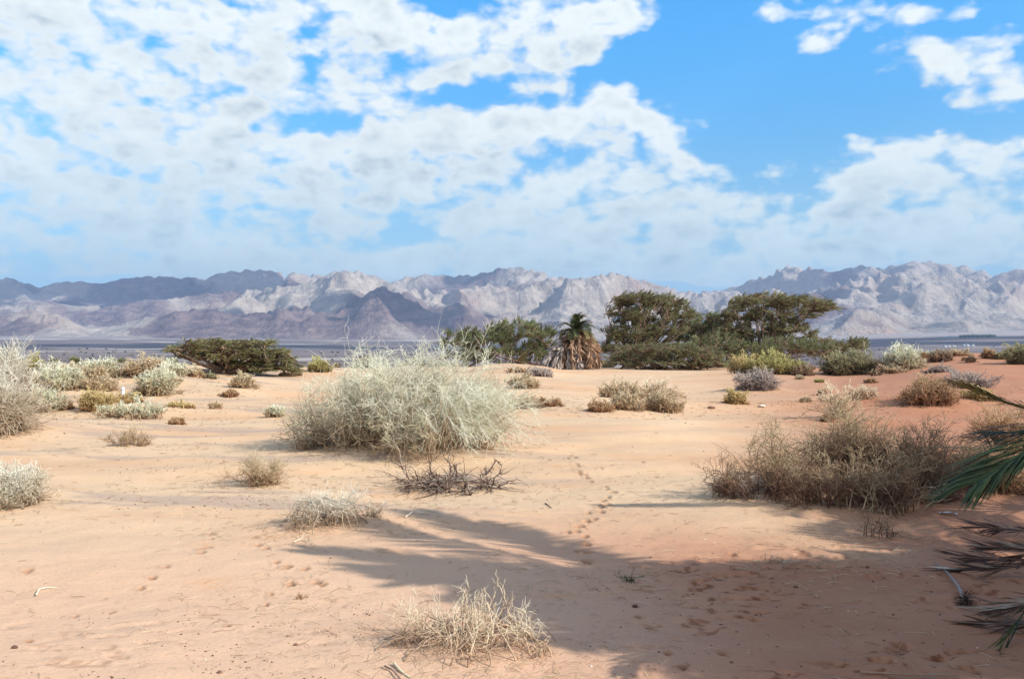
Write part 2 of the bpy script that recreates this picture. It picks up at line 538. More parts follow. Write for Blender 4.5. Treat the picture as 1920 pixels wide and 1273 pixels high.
# sand, valley gravel: one sheet
def ground_mat():
    m, k, b = principled('desert_sand', .95, .08)
    geo = k.n('ShaderNodeNewGeometry')
    pos = geo.outputs['Position']
    sp = k.n('ShaderNodeSeparateXYZ'); k.put(sp.inputs[0], pos)
    X, Y = sp.outputs[0], sp.outputs[1]
    dist = k.vm('LENGTH', k.vm('MULTIPLY', pos, (1, 1, 0)), None, 1)
    n_big = k.noise(k.vm('MULTIPLY', pos, (.5, 1, 1)), .22, 4, .55)
    n_mid = k.noise(k.vm('MULTIPLY', pos, (.55, 1, 1)), 1.3, 5, .6)
    n_fine = k.noise(pos, 38, 4, .65)
    n_grit = k.noise(pos, 170, 2, .6)
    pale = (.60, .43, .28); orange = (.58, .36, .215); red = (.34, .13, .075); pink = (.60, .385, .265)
    c = k.mix(k.smooth(n_big, .42, .66), pale, orange)
    # sand redder towards the right; near right, palm shade is painted in too
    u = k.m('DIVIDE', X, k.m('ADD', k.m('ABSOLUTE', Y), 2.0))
    near_shade = k.m('MULTIPLY', k.m('SUBTRACT', 1.0, k.smooth(dist, 6.6, 9.6)), k.smooth(u, -.16, .16))
    rr = k.m('ADD', k.m('MAXIMUM', near_shade, k.smooth(u, .13, .40)), k.m('MULTIPLY', k.m('SUBTRACT', n_mid, .5), .7))
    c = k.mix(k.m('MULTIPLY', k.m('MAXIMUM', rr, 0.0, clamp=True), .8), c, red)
    # pinkish coarse sand close by on the left
    pk = k.m('MULTIPLY', k.m('SUBTRACT', 1.0, k.smooth(dist, 5.5, 11.0)), k.m('SUBTRACT', 1.0, k.smooth(u, .0, .25)))
    c = k.mix(k.m('MULTIPLY', pk, .75), c, pink)
    # small orange blots of turned-up sand
    bl = k.smooth(n_mid, .60, .72)
    c = k.mix(k.m('MULTIPLY', bl, .55), c, (.60, .33, .17))
    # greyish coarse-grained bands
    band = k.smooth(k.noise(k.vm('MULTIPLY', pos, (.35, 1.3, 1)), .55, 5, .6), .53, .62)
    left = k.m('SUBTRACT', 1.0, k.smooth(u, -.05, .15))
    bandm = k.m('MULTIPLY', k.m('MULTIPLY', band, left), k.smooth(dist, 7, 10))
    c = k.mix(k.m('MULTIPLY', bandm, .8), c, (.40, .30, .235))
    # turned-up sand in the prints
    a = k.n('ShaderNodeAttribute', attribute_name='tone')
    c = k.mix(k.m('MULTIPLY', a.outputs['Fac'], .9), c, (.19, .07, .032))
    # grains
    c = k.mix(k.smooth(n_fine, .57, .70, 0, .38), c, (.30, .17, .11))
    c = k.mix(k.smooth(n_grit, .62, .72, 0, .22), c, (.72, .64, .52))
    # far valley: dark pavement and pale washes, with cloud shade and sunlit strips painted in
    n_v = k.noise(k.vm('MULTIPLY', pos, (.0006, .0010, 0)), 1.0, 6, .62, .4)
    n_v2 = k.noise(k.vm('MULTIPLY', pos, (.0024, .0042, 0)), 1.0, 5, .6)
    vc = k.mix(k.smooth(n_v2, .35, .65), (.115, .09, .09), (.21, .17, .155))
    vc = k.mix(k.smooth(n_v, .54, .62), vc, (.48, .43, .38))
    fan = k.m('MULTIPLY', k.smooth(dist, 5600, 6500), k.smooth(u, .05, .3))
    fan2 = k.smooth(dist, 6600, 7300)
    vc = k.mix(k.m('MAXIMUM', fan, k.m('MULTIPLY', fan2, .6)), vc, (.34, .30, .285))
    c = k.mix(k.smooth(dist, 130, 420), c, vc)
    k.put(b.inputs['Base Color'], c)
    bp = k.n('ShaderNodeBump'); bp.inputs['Strength'].default_value = .38; bp.inputs['Distance'].default_value = .012
    h = k.m('ADD', k.m('MULTIPLY', n_fine, .6), k.m('ADD', k.m('MULTIPLY', n_grit, .25), k.m('MULTIPLY', k.noise(k.vm('MULTIPLY', pos, (1, 1.5, 1)), 9, 4, .6), 1.2)))
    k.put(bp.inputs['Height'], h)
    near_ = k.smooth(dist, 20, 60, .7, 0.0)
    k.put(bp.inputs['Strength'], near_)
    k.put(b.inputs['Normal'], bp.outputs[0])
    return m


def rock_mat():
    m, k, b = principled('mountain_rock', .95, .05)
    geo = k.n('ShaderNodeNewGeometry'); pos = geo.outputs['Position']
    n1 = k.noise(pos, .0011, 6, .6, .3)
    n2 = k.noise(k.vm('MULTIPLY', pos, (1, 1, 2.5)), .006, 6, .65, .2)
    a = k.n('ShaderNodeAttribute', attribute_name='tone')        # share of dark granite
    palec = k.mix(k.smooth(n2, .35, .68), (.31, .27, .235), (.46, .405, .35))
    palec = k.mix(k.smooth(n1, .52, .68, 0, .6), palec, (.40, .27, .21))
    dark = k.mix(k.smooth(n2, .35, .65), (.11, .08, .085), (.23, .17, .16))
    f = k.smooth(k.m('ADD', a.outputs['Fac'], k.m('MULTIPLY', k.m('SUBTRACT', n2, .5), .9)), .38, .62)
    c = k.mix(f, palec, dark)
    k.put(b.inputs['Base Color'], c)
    bp = k.n('ShaderNodeBump'); bp.inputs['Strength'].default_value = 1.0; bp.inputs['Distance'].default_value = 75
    k.put(bp.inputs['Height'], k.noise(k.vm('MULTIPLY', pos, (1, .6, .7)), .0085, 8, .62, .3))
    k.put(b.inputs['Normal'], bp.outputs[0])
    return m


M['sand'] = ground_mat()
M['rock'] = rock_mat()


def sheet_quads(nr, nc, wrap=False):
    idx = np.arange(nr * nc).reshape(nr, nc)
    if wrap:
        nx = np.roll(idx, -1, axis=1)
        return np.stack([idx[:-1], nx[:-1], nx[1:], idx[1:]], -1).reshape(-1, 4)[:, ::-1]
    return np.stack([idx[:-1, :-1], idx[:-1, 1:], idx[1:, 1:], idx[1:, :-1]], -1).reshape(-1, 4)[:, ::-1]


# ------------------------------------------------------------------ GROUND
PRINTS = []
for cx, cy in [(190, 55), (205, 40), (225, 50), (205, 68), (236, 88), (247, 102), (250, 125), (257, 140), (290, 152), (298, 168), (315, 181), (398, 213), (402, 227), (440, 245),
               (412, 270), (385, 290), (402, 312), (375, 325), (372, 350), (335, 392), (295, 405), (305, 362), (255, 432), (240, 462), (192, 464), (285, 490),
               (290, 535), (293, 572), (250, 570), (292, 625), (80, 65), (370, 108), (675, 160), (600, 75), (560, 872), (580, 930), (640, 988), (740, 1130), (822, 1208), (1035, 1135), (1090, 588)]:
    PRINTS.append((1000 + cx / 2.94, 840 + cy / 2.94, 1.0))
for cx, cy in [(1440, 322), (1455, 366), (1500, 386), (1560, 461), (1622, 492), (1720, 496), (1780, 576), (1640, 588), (1818, 588), (1186, 303), (1188, 331), (1172, 378),
               (1138, 409), (866, 551), (935, 489), (800, 607), (640, 740), (430, 765), (1527, 643), (1500, 707), (1660, 140), (1735, 100), (1762, 24), (1512, 160),
               (1285, 822), (170, 912), (160, 508), (1140, 385)]:
    PRINTS.append((cx / 3, 900 + cy / 3, .8))

fine_az = np.linspace(-radians(34), radians(34), 620)
rest = np.linspace(radians(34), 2 * pi - radians(34), 62)[1:-1]
AZ = np.concatenate([fine_az, rest])
inv = 1 / np.linspace(1 / 3.2, 1 / 95, 470)
RR = np.concatenate([[.05, .5, 1.0, 1.6, 2.2, 2.7], inv, np.geomspace(97, 17000, 120)])
AA, RG = np.meshgrid(AZ, RR)
GX = RG * np.sin(AA); GY = RG * np.cos(AA)
GZ = G(GX, GY)
TON = np.zeros_like(GZ)
for (px, py, s) in PRINTS:
    x, y, z = hit(px, py)
    s = s * random.uniform(.95, 1.35)
    if py > 1110:
        s *= .6
    m = (np.abs(GX - x) < .4) & (np.abs(GY - y) < .4)
    q = ((GX[m] - x) / (.025 * s)) ** 2 + ((GY[m] - y) / (.036 * s)) ** 2
    q = q * (1 + .9 * pn(GX[m] / .022, GY[m] / .022, int(px)))
    GZ[m] += -.034 * s * np.exp(-q) + .007 * s * np.exp(-(np.sqrt(q) - 1.7) ** 2 * 2.2)
    TON[m] = np.maximum(TON[m], np.exp(-q * .6) * 1.0)
TON = np.clip(TON + 1.0 * tread(GX, GY) * ss(.8 * pn(GX / .2, GY / .12, 42) + .9 * pn(GX / .07, GY / .045, 43), .3, .62), 0, 1)
mb = MB()
V = np.stack([GX, GY, GZ], -1).reshape(-1, 3)
mb.add(V, sheet_quads(len(RR), len(AZ), True), TON.reshape(-1))
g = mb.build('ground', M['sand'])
g['kind'] = 'structure'

# ------------------------------------------------------------------ MOUNTAINS
SKYLINE = [(-400, 520), (-150, 530), (0, 522), (30, 524), (72, 541), (100, 530), (150, 527), (165, 531), (192, 532), (230, 522), (285, 518), (330, 520), (385, 523), (410, 512),
           (450, 508), (500, 506), (525, 515), (545, 513), (600, 517), (640, 508), (665, 508), (700, 517), (735, 530), (770, 518), (800, 515), (850, 518),
           (900, 515), (935, 503), (975, 501), (1015, 512), (1055, 522), (1100, 522), (1150, 513), (1200, 525), (1250, 538), (1275, 547), (1300, 549),
           (1340, 545), (1375, 540), (1410, 525), (1440, 518), (1480, 498), (1505, 505), (1530, 502), (1550, 510), (1580, 507), (1612, 497), (1640, 502),
           (1680, 500), (1700, 492), (1735, 490), (1760, 493), (1790, 498), (1830, 505), (1870, 518), (1895, 508), (1920, 503), (2100, 520), (2400, 530)]
MIDLINE = [(-400, 580), (0, 572), (60, 566), (130, 574), (200, 576), (270, 563), (330, 560), (385, 552), (430, 548), (470, 545), (520, 538), (560, 536), (600, 522), (640, 510),
           (665, 510), (700, 520), (740, 534), (790, 548), (850, 545), (900, 535), (950, 538), (1000, 528), (1060, 524), (1100, 521), (1150, 513), (1200, 525),
           (1250, 540), (1290, 552), (1340, 548), (1400, 556), (1450, 560), (1520, 548), (1570, 535), (1620, 520), (1700, 510), (1760, 515), (1850, 530), (1920, 528), (2400, 560)]
FRONTLINE = [(-400, 605), (0, 592), (60, 582), (110, 592), (165, 620), (200, 618), (260, 600), (330, 585), (390, 578), (440, 592), (500, 585), (560, 575), (620, 590),
             (670, 560), (715, 537), (770, 562), (810, 585), (862, 567), (905, 592), (950, 612), (1020, 605), (1100, 600), (1200, 605), (1280, 600), (1350, 596), (1440, 606), (1530, 612),
             (1580, 590), (1620, 578), (1660, 579), (1700, 598), (1740, 610), (1800, 603), (1860, 608), (1920, 600), (2400, 600)]
NU, NRM = 1250, 330
U = np.linspace(-.74, .74, NU)
R_ = np.linspace(6600, 15500, NRM)
UU, RM = np.meshgrid(U, R_)
MX = UU * RM; MY = RM + 0 * UU
PZ = plain_z(MX, MY)


def prof(tab):
    a = np.array(tab, float)
    return (HOR - np.interp(U * F + 960, a[:, 0], a[:, 1])) / F


def layer(tab, rc, rw_front, rw_back, seed, scale, warp, rough):
    tgt = prof(tab)
    c = rc + warp * fbm(MX / 2600, MY / 9000 + seed, 3, seed + 5)
    t = MY - c
    env = np.where(t < 0, np.clip(1 + t / rw_front, 0, 1), np.clip(1 - t / rw_back, 0, 1))
    wx = MX + 260 * fbm(MX / 900, MY / 900, 3, seed + 50); wy = MY + 260 * fbm(MX / 900 + 7, MY / 900, 3, seed + 60)
    rd = ridged(wx / scale, wy / (scale * 1.15), 7, seed, .50)
    gul = ridged(wx / (scale * .17) + 3 * fbm(MX / 1500, MY / 1500, 2, seed), wy / (scale * .55), 3, seed + 7, .5)
    rd = rd * .9 + .10 * gul * (1.2 - rd)
    for _ in range(4 if seed == 11 else 1):
        rd[:, 1:-1] = (rd[:, :-2] + 2 * rd[:, 1:-1] + rd[:, 2:]) / 4
    amp = np.ones(NU)
    for it in range(4):
        h = env ** 1.15 * (1 - rough + rough * 1.9 * rd) * 900 * amp[None, :]
        z = PZ + h - 22
        ang = ((z - CAMZ) / MY).max(0)
        sc = (tgt * RM[0, 0]) / np.maximum(ang * RM[0, 0], 1)
        if it < 2:
            kk = 21
            sc = np.convolve(np.pad(sc, kk // 2, 'edge'), np.ones(kk) / kk, 'valid')
        elif it == 2:
            kk = 11
            sc = np.convolve(np.pad(sc, kk // 2, 'edge'), np.ones(kk) / kk, 'valid')
        else:
            sc = 1 + (sc - 1) * .15
        amp = amp * np.clip(sc, .2, 4)
    return h


hb = layer(SKYLINE, 12600, 3600, 1800, 11, 2100, 500, .62)
hm = layer(MIDLINE, 10100, 2300, 1800, 23, 1500, 500, .66)
hf = layer(FRONTLINE, 8100, 1050, 1400, 37, 900, 260, .62)
H = np.maximum(np.maximum(hb, hm), hf)
H += 9 * fbm(MX / 160, MY / 160, 3, 91) * ss(H, 20, 200)
px_ = UU * F + 960
# dark granite share
dk = .30 + .6 * fbm(MX / 1900, MY / 1500, 3, 120)
isf = (hf >= np.maximum(hb, hm))
dk = np.where(isf, dk + .45 * (1 - ss(px_, 930, 1100)) * ss(px_, 180, 330) + .22 * (1 - ss(px_, 60, 200)) - .25 * ss(px_, 1300, 1500), dk)
dk = np.where(~isf, dk + .22 * (1 - ss(px_, 350, 480)) - .22 * ss(px_, 900, 1000) * (1 - ss(px_, 1300, 1400)), dk)
# skirts of pale scree low down, bare sandstone high up
Z = PZ + H - 22
mb = MB()
mb.add(np.stack([MX, MY, Z], -1).reshape(-1, 3), sheet_quads(NRM, NU)[:, ::-1], np.clip(dk, 0, 1).reshape(-1))
mo = mb.build('mountains', M['rock'])
mo['kind'] = 'structure'
ZMAX = float(Z.max())

# scrub dotted over the slope that falls away to the valley
mb = MB()
n = 3600
rr_ = np.where(rng.uniform(0, 1, n) < .45, rng.uniform(92, 500, n), 700 * (3500 / 700) ** rng.uniform(0, 1, n)); uu_ = rng.uniform(-.62, .62, n)
cl_ = pn(uu_ * 9, rr_ / 60, 222); kp_ = cl_ > -.05
rr_ = rr_[kp_]; uu_ = uu_[kp_]; n = len(rr_)
bx = uu_ * rr_; bz = G(bx, rr_)
# each bush is a ragged burst of small blades
nb = 16
C_ = np.repeat(np.stack([bx, rr_, bz], -1), nb, 0)
D_ = rng.normal(size=(n * nb, 3)); D_[:, 2] = np.abs(D_[:, 2]) * .8 + .25; D_ /= np.linalg.norm(D_, axis=1)[:, None]
sz = np.repeat(rng.uniform(.5, 1.5, n) * (1 + rr_ / 700), nb)[:, None]
S_ = np.cross(D_, rng.normal(size=D_.shape)); S_ /= np.linalg.norm(S_, axis=1)[:, None]
V_ = np.stack([C_ + S_ * sz * .12, C_ + D_ * sz * .5 + S_ * sz * .26, C_ + D_ * sz, C_ + D_ * sz * .5 - S_ * sz * .26], 1)
mb.add(V_.reshape(-1, 3), np.arange(n * nb * 4).reshape(-1, 4), np.repeat(rng.uniform(0, 1, n).repeat(nb), 4))
o = mb.build('far_scrub', tone_mat('far_scrub', [(0, (.05, .05, .03)), (.5, (.13, .12, .07)), (1, (.38, .33, .23))]))
o['kind'] = 'stuff'

# ------------------------------------------------------------------ clouds overhead that shade the range and the valley
mcl, kcl, bcl = principled('cloud_white', 1.0, 0.0)
bcl.inputs['Base Color'].default_value = (.9, .9, .9, 1)
SHIFT = SV[:2] / SV[2]


def uvs(nu=20, nv=12):
    th = np.linspace(0, 2 * pi, nu, endpoint=False); ph = np.linspace(.02, pi - .02, nv)
    T_, P_ = np.meshgrid(th, ph)
    V = np.stack([np.sin(P_) * np.cos(T_), np.sin(P_) * np.sin(T_), np.cos(P_)], -1).reshape(-1, 3)
    return V, sheet_quads(nv, nu, True)[:, ::-1]


SV_, SQ_ = uvs(22, 12)
HC = 4700.0
# shadow footprint: photo x, distance, half width m, half depth m, height of the shaded slope
NO_=0
CLOUDS = [(40, 12200, 1500, 1300, 600, 'long flat bottomed cloud over the left end of the range'),
          (330, 12400, 1300, 1500, 600, 'broad cloud shading the dark range left of centre'),
          (905, 13000, 1050, 800, 800, 'cloud shading the dark twin peak in the middle of the range'),
          (1500, 12600, 900, 800, 700, 'cloud shading the blue peak behind the umbrella acacias'),
          (760, 8300, 1000, 700, 250, 'ragged cloud shading the dark foothills in the centre'),
          (420, 8700, 900, 500, 250, 'thin cloud shading the foothills on the left'),
          (300, 4200, 1050, 900, 0, 'large cloud shading the dark valley floor on the left'),
          (1750, 4600, 1300, 900, 0, 'large cloud shading the dark valley floor on the right'),
          (1050, 4200, 700, 1000, 0, 'cloud shading the valley floor behind the palm')]
for ci, (px, d, hw, hd, hz, lab) in enumerate(CLOUDS):
    gx, gy = (px - 960) / F * d, d
    c0 = np.array([gx + SHIFT[0] * (HC - hz), gy + SHIFT[1] * (HC - hz), HC])
    mb = MB()
    for j in range(34):
        a = rng.uniform(0, 2 * pi); rr = math.sqrt(rng.uniform(0, 1))
        o = np.array([cos(a) * rr * hw, sin(a) * rr * hd, rng.uniform(0, 120)])
        s = (1.12 - rr * .75) * min(hw, hd) * rng.uniform(.22, .42)
        Vb = SV_ * np.array([s * 1.25, s, s * .5])
        Vb = Vb * (1 + .16 * fbm(SV_[:, 0] * 2 + j, SV_[:, 1] * 2 + SV_[:, 2] * 2, 3, ci)[:, None])
        mb.add(Vb + c0 + o, SQ_)
    o = mb.build('cloud', mcl, None, c0)
    tag(o, lab, 'cloud', 'fair weather clouds over the range')

# ------------------------------------------------------------------ haze
mh = bpy.data.materials.new('haze_air'); mh.use_nodes = True
nt = mh.node_tree; nt.nodes.clear()
pv = nt.nodes.new('ShaderNodeVolumePrincipled'); mo_ = nt.nodes.new('ShaderNodeOutputMaterial')
pv.inputs['Color'].default_value = (.44, .62, .97, 1)
pv.inputs['Density'].default_value = 5.2e-5
pv.inputs['Anisotropy'].default_value = 0.0
nt.links.new(pv.outputs[0], mo_.inputs['Volume'])
zlo = float(GZ.min()) - 1.5
zlo = min(zlo, float(Z.min()) - 1.5)
zhi = ZMAX + 30
B = 17400.
mb = MB()
Vb = np.array([[x, y, z] for z in (zlo, zhi) for (x, y) in ((-B, -B), (B, -B), (B, B), (-B, B))])
mb.add(Vb, [[3, 2, 1, 0], [4, 5, 6, 7], [0, 1, 5, 4], [1, 2, 6, 5], [2, 3, 7, 6], [3, 0, 4, 7]])
hz = mb.build('haze', mh, smooth=False)
hz['kind'] = 'stuff'


# ------------------------------------------------------------------ SHRUBS
def dome_stems(c, W, D, Ht, n, Kp=7, inner=.25, lean=(0, 0), rise=.35, wig=.05, full=.55):
    """stems rising from a small foot and arching out to the surface of a dome"""
    a = rng.uniform(0, 2 * pi, n); e = np.arcsin(rng.uniform(.02, 1, n) ** .9)
    ph = rng.uniform(0, 6.28, 3)
    s = rng.uniform(full, 1.0, n) * (.95 + .20 * np.sin(a * 2 + ph[0]) * np.sin(e * 3 + ph[1]) + .14 * np.sin(a * 5 + ph[2]) * np.cos(e))
    end = np.stack([np.cos(a) * np.cos(e) * W / 2 * s, np.sin(a) * np.cos(e) * D / 2 * s, np.sin(e) * Ht * s], -1)
    end[:, 0] += lean[0] * end[:, 2]; end[:, 1] += lean[1] * end[:, 2]
    st = np.stack([np.cos(a) * W / 2, np.sin(a) * D / 2, 0 * a], -1) * (inner * rng.uniform(.1, 1.3, n))[:, None]
    ctrl = st * .5 + end * .5 + np.stack([0 * a, 0 * a, rise * Ht * rng.uniform(.2, 1, n)], -1)
    t = np.linspace(0, 1, Kp)[None, :, None]
    P = st[:, None] * (1 - t) ** 2 + 2 * ctrl[:, None] * t * (1 - t) + end[:, None] * t ** 2
    P = P + np.cumsum(rng.normal(size=P.shape) * wig * Ht, axis=1) * t
    P[..., 2] = np.maximum(P[..., 2], .01)
    P = P + np.array(c)
    gz = G(P[:, 0, 0], P[:, 0, 1])
    P[..., 2] += (gz - c[2])[:, None] * (1 - t[..., 0])
    P[:, 0, 2] -= .02
    return P


def lobe(parts, c, W, D, Ht, k, n1, n2, n3, nl, style):
    """adds one rounded lobe of a shrub; k = thinnest visible twig radius"""
    st = style
    P1 = dome_stems(c, W, D, Ht, n1, inner=st.get('inner', .3), lean=st.get('lean', (0, 0)), rise=st.get('rise', .35), wig=st.get('wig', .03) * 1.6, full=st.get('full', .55))
    base = c[2]

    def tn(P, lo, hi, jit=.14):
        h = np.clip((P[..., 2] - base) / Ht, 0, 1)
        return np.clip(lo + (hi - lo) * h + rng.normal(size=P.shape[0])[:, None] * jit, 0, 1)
    up = st.get('up', .15); wd = st.get('wind', (0, 0, 0)); sp = st.get('spread', .9)
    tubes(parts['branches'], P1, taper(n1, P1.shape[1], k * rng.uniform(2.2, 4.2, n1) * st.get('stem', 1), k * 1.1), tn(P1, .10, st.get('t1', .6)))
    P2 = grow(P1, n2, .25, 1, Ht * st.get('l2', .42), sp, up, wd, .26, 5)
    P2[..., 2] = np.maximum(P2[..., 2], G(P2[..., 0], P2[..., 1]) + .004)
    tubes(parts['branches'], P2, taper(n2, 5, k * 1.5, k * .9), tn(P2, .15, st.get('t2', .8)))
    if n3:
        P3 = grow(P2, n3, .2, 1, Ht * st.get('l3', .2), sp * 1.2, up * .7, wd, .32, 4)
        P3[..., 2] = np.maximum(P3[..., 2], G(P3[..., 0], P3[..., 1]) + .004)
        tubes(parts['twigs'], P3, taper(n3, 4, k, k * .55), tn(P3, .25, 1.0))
    else:
        P3 = P2
    if nl:
        Lf = grow(P3, nl, .1, 1, st.get('leaf', .02), 1.4, .2, wd, .1, 2)
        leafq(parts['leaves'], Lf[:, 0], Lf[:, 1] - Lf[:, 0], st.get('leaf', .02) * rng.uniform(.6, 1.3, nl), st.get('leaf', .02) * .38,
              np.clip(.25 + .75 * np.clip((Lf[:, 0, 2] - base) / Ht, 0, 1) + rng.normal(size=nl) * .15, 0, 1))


def new_parts(single=False):
    if single:
        p = MB()
        return {'branches': p, 'twigs': p, 'leaves': p}
    return {'branches': MB(), 'twigs': MB(), 'leaves': MB()}


def shrub(name, label, px, py, wpx, hpx, mat, style=None, q=1.0, cat='shrub', group=None, leafy=1.0, depth=.8, lobes=None, single=None, leafmat=None, dfix=None):
    x, y, z = hit(px, py) if dfix is None else at(px, dfix)
    mpp = y / F
    W = wpx * mpp * .88; Ht = hpx * mpp * .8; D = W * depth
    y2 = y + D * .35
    c = (px - 960) / F * y2, y2
    c = (c[0], c[1], float(G(c[0], c[1])))
    style = dict(style or {})
    k = max(.0014, .2 * y / 910)
    style['leaf'] = style.get('leafm', max(.012, 1.4 * y / 910))
    if single is None:
        single = y > 22
    parts = new_parts(single)
    area = min(wpx * hpx / 9000., 3.2)
    n1 = int(q * (26 + 60 * area)); n2 = int(q * (150 + 800 * area)); n3 = int(q * (200 + 1700 * area)); nl = int(q * leafy * (200 + 2800 * area))
    for (ox, oz, sw, sh) in (lobes or [(0, 0, 1, 1)]):
        cc = (c[0] + ox * W, c[1] + oz * D)
        cc = (cc[0], cc[1], float(G(cc[0], cc[1])))
        lf = math.sqrt(sw * sh) if lobes else 1
        lobe(parts, cc, W * sw, D * sw, Ht * sh, k, max(8, int(n1 * lf)), int(n2 * lf), int(n3 * lf), int(nl * lf), style)
    if single:
        mb = parts['branches']
        o = mb.build(name, M[mat], None, c)
        return tag(o, label, cat, group)
    r = empty(name, label, cat, c, group)
    parts['branches'].build('branches', M[mat], r)
    if parts['twigs'].n:
        parts['twigs'].build('twigs', M[mat], r)
    if parts['leaves'].n:
        parts['leaves'].build('leaves', M[leafmat or mat], r)
    return r
# styles
S_MINT = dict(inner=.55, rise=.3, wig=.04, l2=.42, l3=.2, up=.04, spread=1.15, t1=.45)
S_WISP = dict(inner=.3, rise=.5, wig=.03, l2=.4, l3=.2, up=.25, spread=.6)
S_FINE = dict(inner=.6, rise=.25, l2=.35, l3=.2, up=.14, spread=1.0, wig=.04)
S_TWIG = dict(inner=.5, rise=.5, wig=.05, l2=.5, l3=.3, up=.15, spread=.9, stem=1.3)
S_FLAT = dict(inner=.9, rise=.9, wig=.06, l2=.8, l3=.4, up=.05, spread=1.1, full=.4, stem=1.2)

# ---- the large pale shrub in the middle
x0, y0, z0 = hit(745, 862)
yc = y0 + .95
xc = (742 - 960) / F * yc
c0 = (xc, yc, float(G(xc, yc)))
mp = yc / F
parts = new_parts()
kk = .0021
L = [  # photo x, offset in depth, width px, height px, style extras
    (640, .25, 250, 150, dict(S_MINT, lean=(-.25, 0))), (700, .55, 250, 200, dict(S_MINT)), (790, .5, 260, 205, dict(S_MINT, lean=(.12, 0))),
    (850, .1, 230, 180, dict(S_MINT, lean=(.3, 0), rise=.4)), (585, .15, 130, 95, dict(S_MINT)), (790, -.75, 230, 130, dict(S_MINT, rise=.5, up=0.)), (700, -.15, 220, 130, dict(S_MINT)),
    (750, .5, 420, 190, dict(S_MINT, full=.8, t1=.5))]
for px, oy, w, h, st in L:
    cx = (px - 960) / F * (yc + oy)
    cc = (cx, yc + oy, float(G(cx, yc + oy)))
    a = w * h / 45000.
    st['leaf'] = .016
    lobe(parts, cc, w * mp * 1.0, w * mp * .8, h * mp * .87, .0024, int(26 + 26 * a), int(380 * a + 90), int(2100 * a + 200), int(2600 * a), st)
# long shoots standing clear of the dome
for k_, (px, top, lean) in enumerate([(690, 178, -.1), (735, 192, .0), (805, 192, .15), (770, 186, .3), (830, 190, .1), (655, 165, -.3), (610, 130, -.5), (860, 175, .35), (700, 190, .2), (880, 160, .6)]):
    n = 5
    Pm = dome_stems(((px - 960) / F * (yc + .4), yc + .4, float(G((px - 960) / F * (yc + .4), yc + .4))), .5, .5, top * mp, n, lean=(lean, 0), rise=.1, full=.8, wig=.035, inner=.4)
    tubes(parts['branches'], Pm, taper(n, 7, .006, .0022), np.linspace(.2, 1, 7)[None].repeat(n, 0))
    P2 = grow(Pm, 34, .5, 1, .13, .8, .3, (.1, 0, 0), .2, 4)
    tubes(parts['twigs'], P2, taper(34, 4, .002, .0012), np.full(34, .85))
# bleached branches sweeping out to the right and forward, drooping
n = 150
a = rng.uniform(-1.35, .35, n); ln = rng.uniform(.5, 1.2, n)
st0 = np.stack([(820 - 960) / F * yc + rng.normal(size=n) * .28, yc - .25 + rng.normal(size=n) * .3, np.full(n, .12)], -1)
t = np.linspace(0, 1, 9)[None, :, None]
dirn = np.stack([np.cos(a), np.sin(a), 0 * a], -1)
endz = rng.uniform(0.02, .8, n)
e = st0 + dirn * ln[:, None]; e[:, 2] = endz + c0[2]
ct = st0 * .45 + e * .55; ct[:, 2] += rng.uniform(.35, 1.15, n)
P = st0[:, None] * (1 - t) ** 2 + 2 * ct[:, None] * t * (1 - t) + e[:, None] * t ** 2
P = P + np.cumsum(rng.normal(size=P.shape) * .012, axis=1)
P[..., 2] = np.maximum(P[..., 2], G(P[..., 0], P[..., 1]) + .01)
tubes(parts['branches'], P, taper(n, 9, .0065, .0022), np.clip(np.linspace(.25, 1, 9)[None] + rng.normal(size=n)[:, None] * .1, 0, 1))
P2 = grow(P, 1100, .35, 1, .34, .75, .05, (.12, 0, 0), .16, 5)
P2[..., 2] = np.maximum(P2[..., 2], G(P2[..., 0], P2[..., 1]) + .005)
tubes(parts['twigs'], P2, taper(1100, 5, .0026, .0014), rng.uniform(.65, 1, 1100))
P3 = grow(P2, 2600, .2, 1, .14, .9, .1, (.05, 0, 0), .2, 4)
tubes(parts['twigs'], P3, taper(2600, 4, .0016, .0009), rng.uniform(.7, 1, 2600))
r = empty('desert_shrub', 'very large pale green twiggy shrub in the middle of the sand', 'shrub', c0)
parts['branches'].build('branches', M['white'], r)
parts['twigs'].build('twigs', M['mint'], r)
parts['leaves'].build('leaves', M['mint'], r)

# ---- straw broom of dry stalks behind its right shoulder
def broom(name, label, px, dist, zpx, wpx, hpx, mat, lean, n=130):
    x = (px - 960) / F * dist; z = float(G(x, dist)); mpp = dist / F
    parts = new_parts()
    P1 = dome_stems((x, dist, z), wpx * mpp, wpx * mpp * .7, hpx * mpp, n, lean=(lean, 0), inner=.2, rise=.05, full=.7, wig=.012)
    tubes(parts['branches'], P1, taper(n, 7, .008, .003), np.clip(rng.uniform(.3, .9, n)[:, None] + np.linspace(-.2, .2, 7)[None], 0, 1))
    P2 = grow(P1, n * 9, .5, 1, hpx * mpp * .25, .28, .05, (lean * .3, 0, 0), .06, 4)
    tubes(parts['twigs'], P2, taper(n * 9, 4, .004, .002), rng.uniform(.4, 1, n * 9))
    r = empty(name, label, 'shrub', (x, dist, z))
    parts['branches'].build('branches', M[mat], r); parts['twigs'].build('twigs', M[mat], r)
    return r


broom('dry_bush', 'bleached broom of straight dry stalks leaning right behind the large pale shrub', 845, 17.5, 0, 90, 112, 'straw', .75)

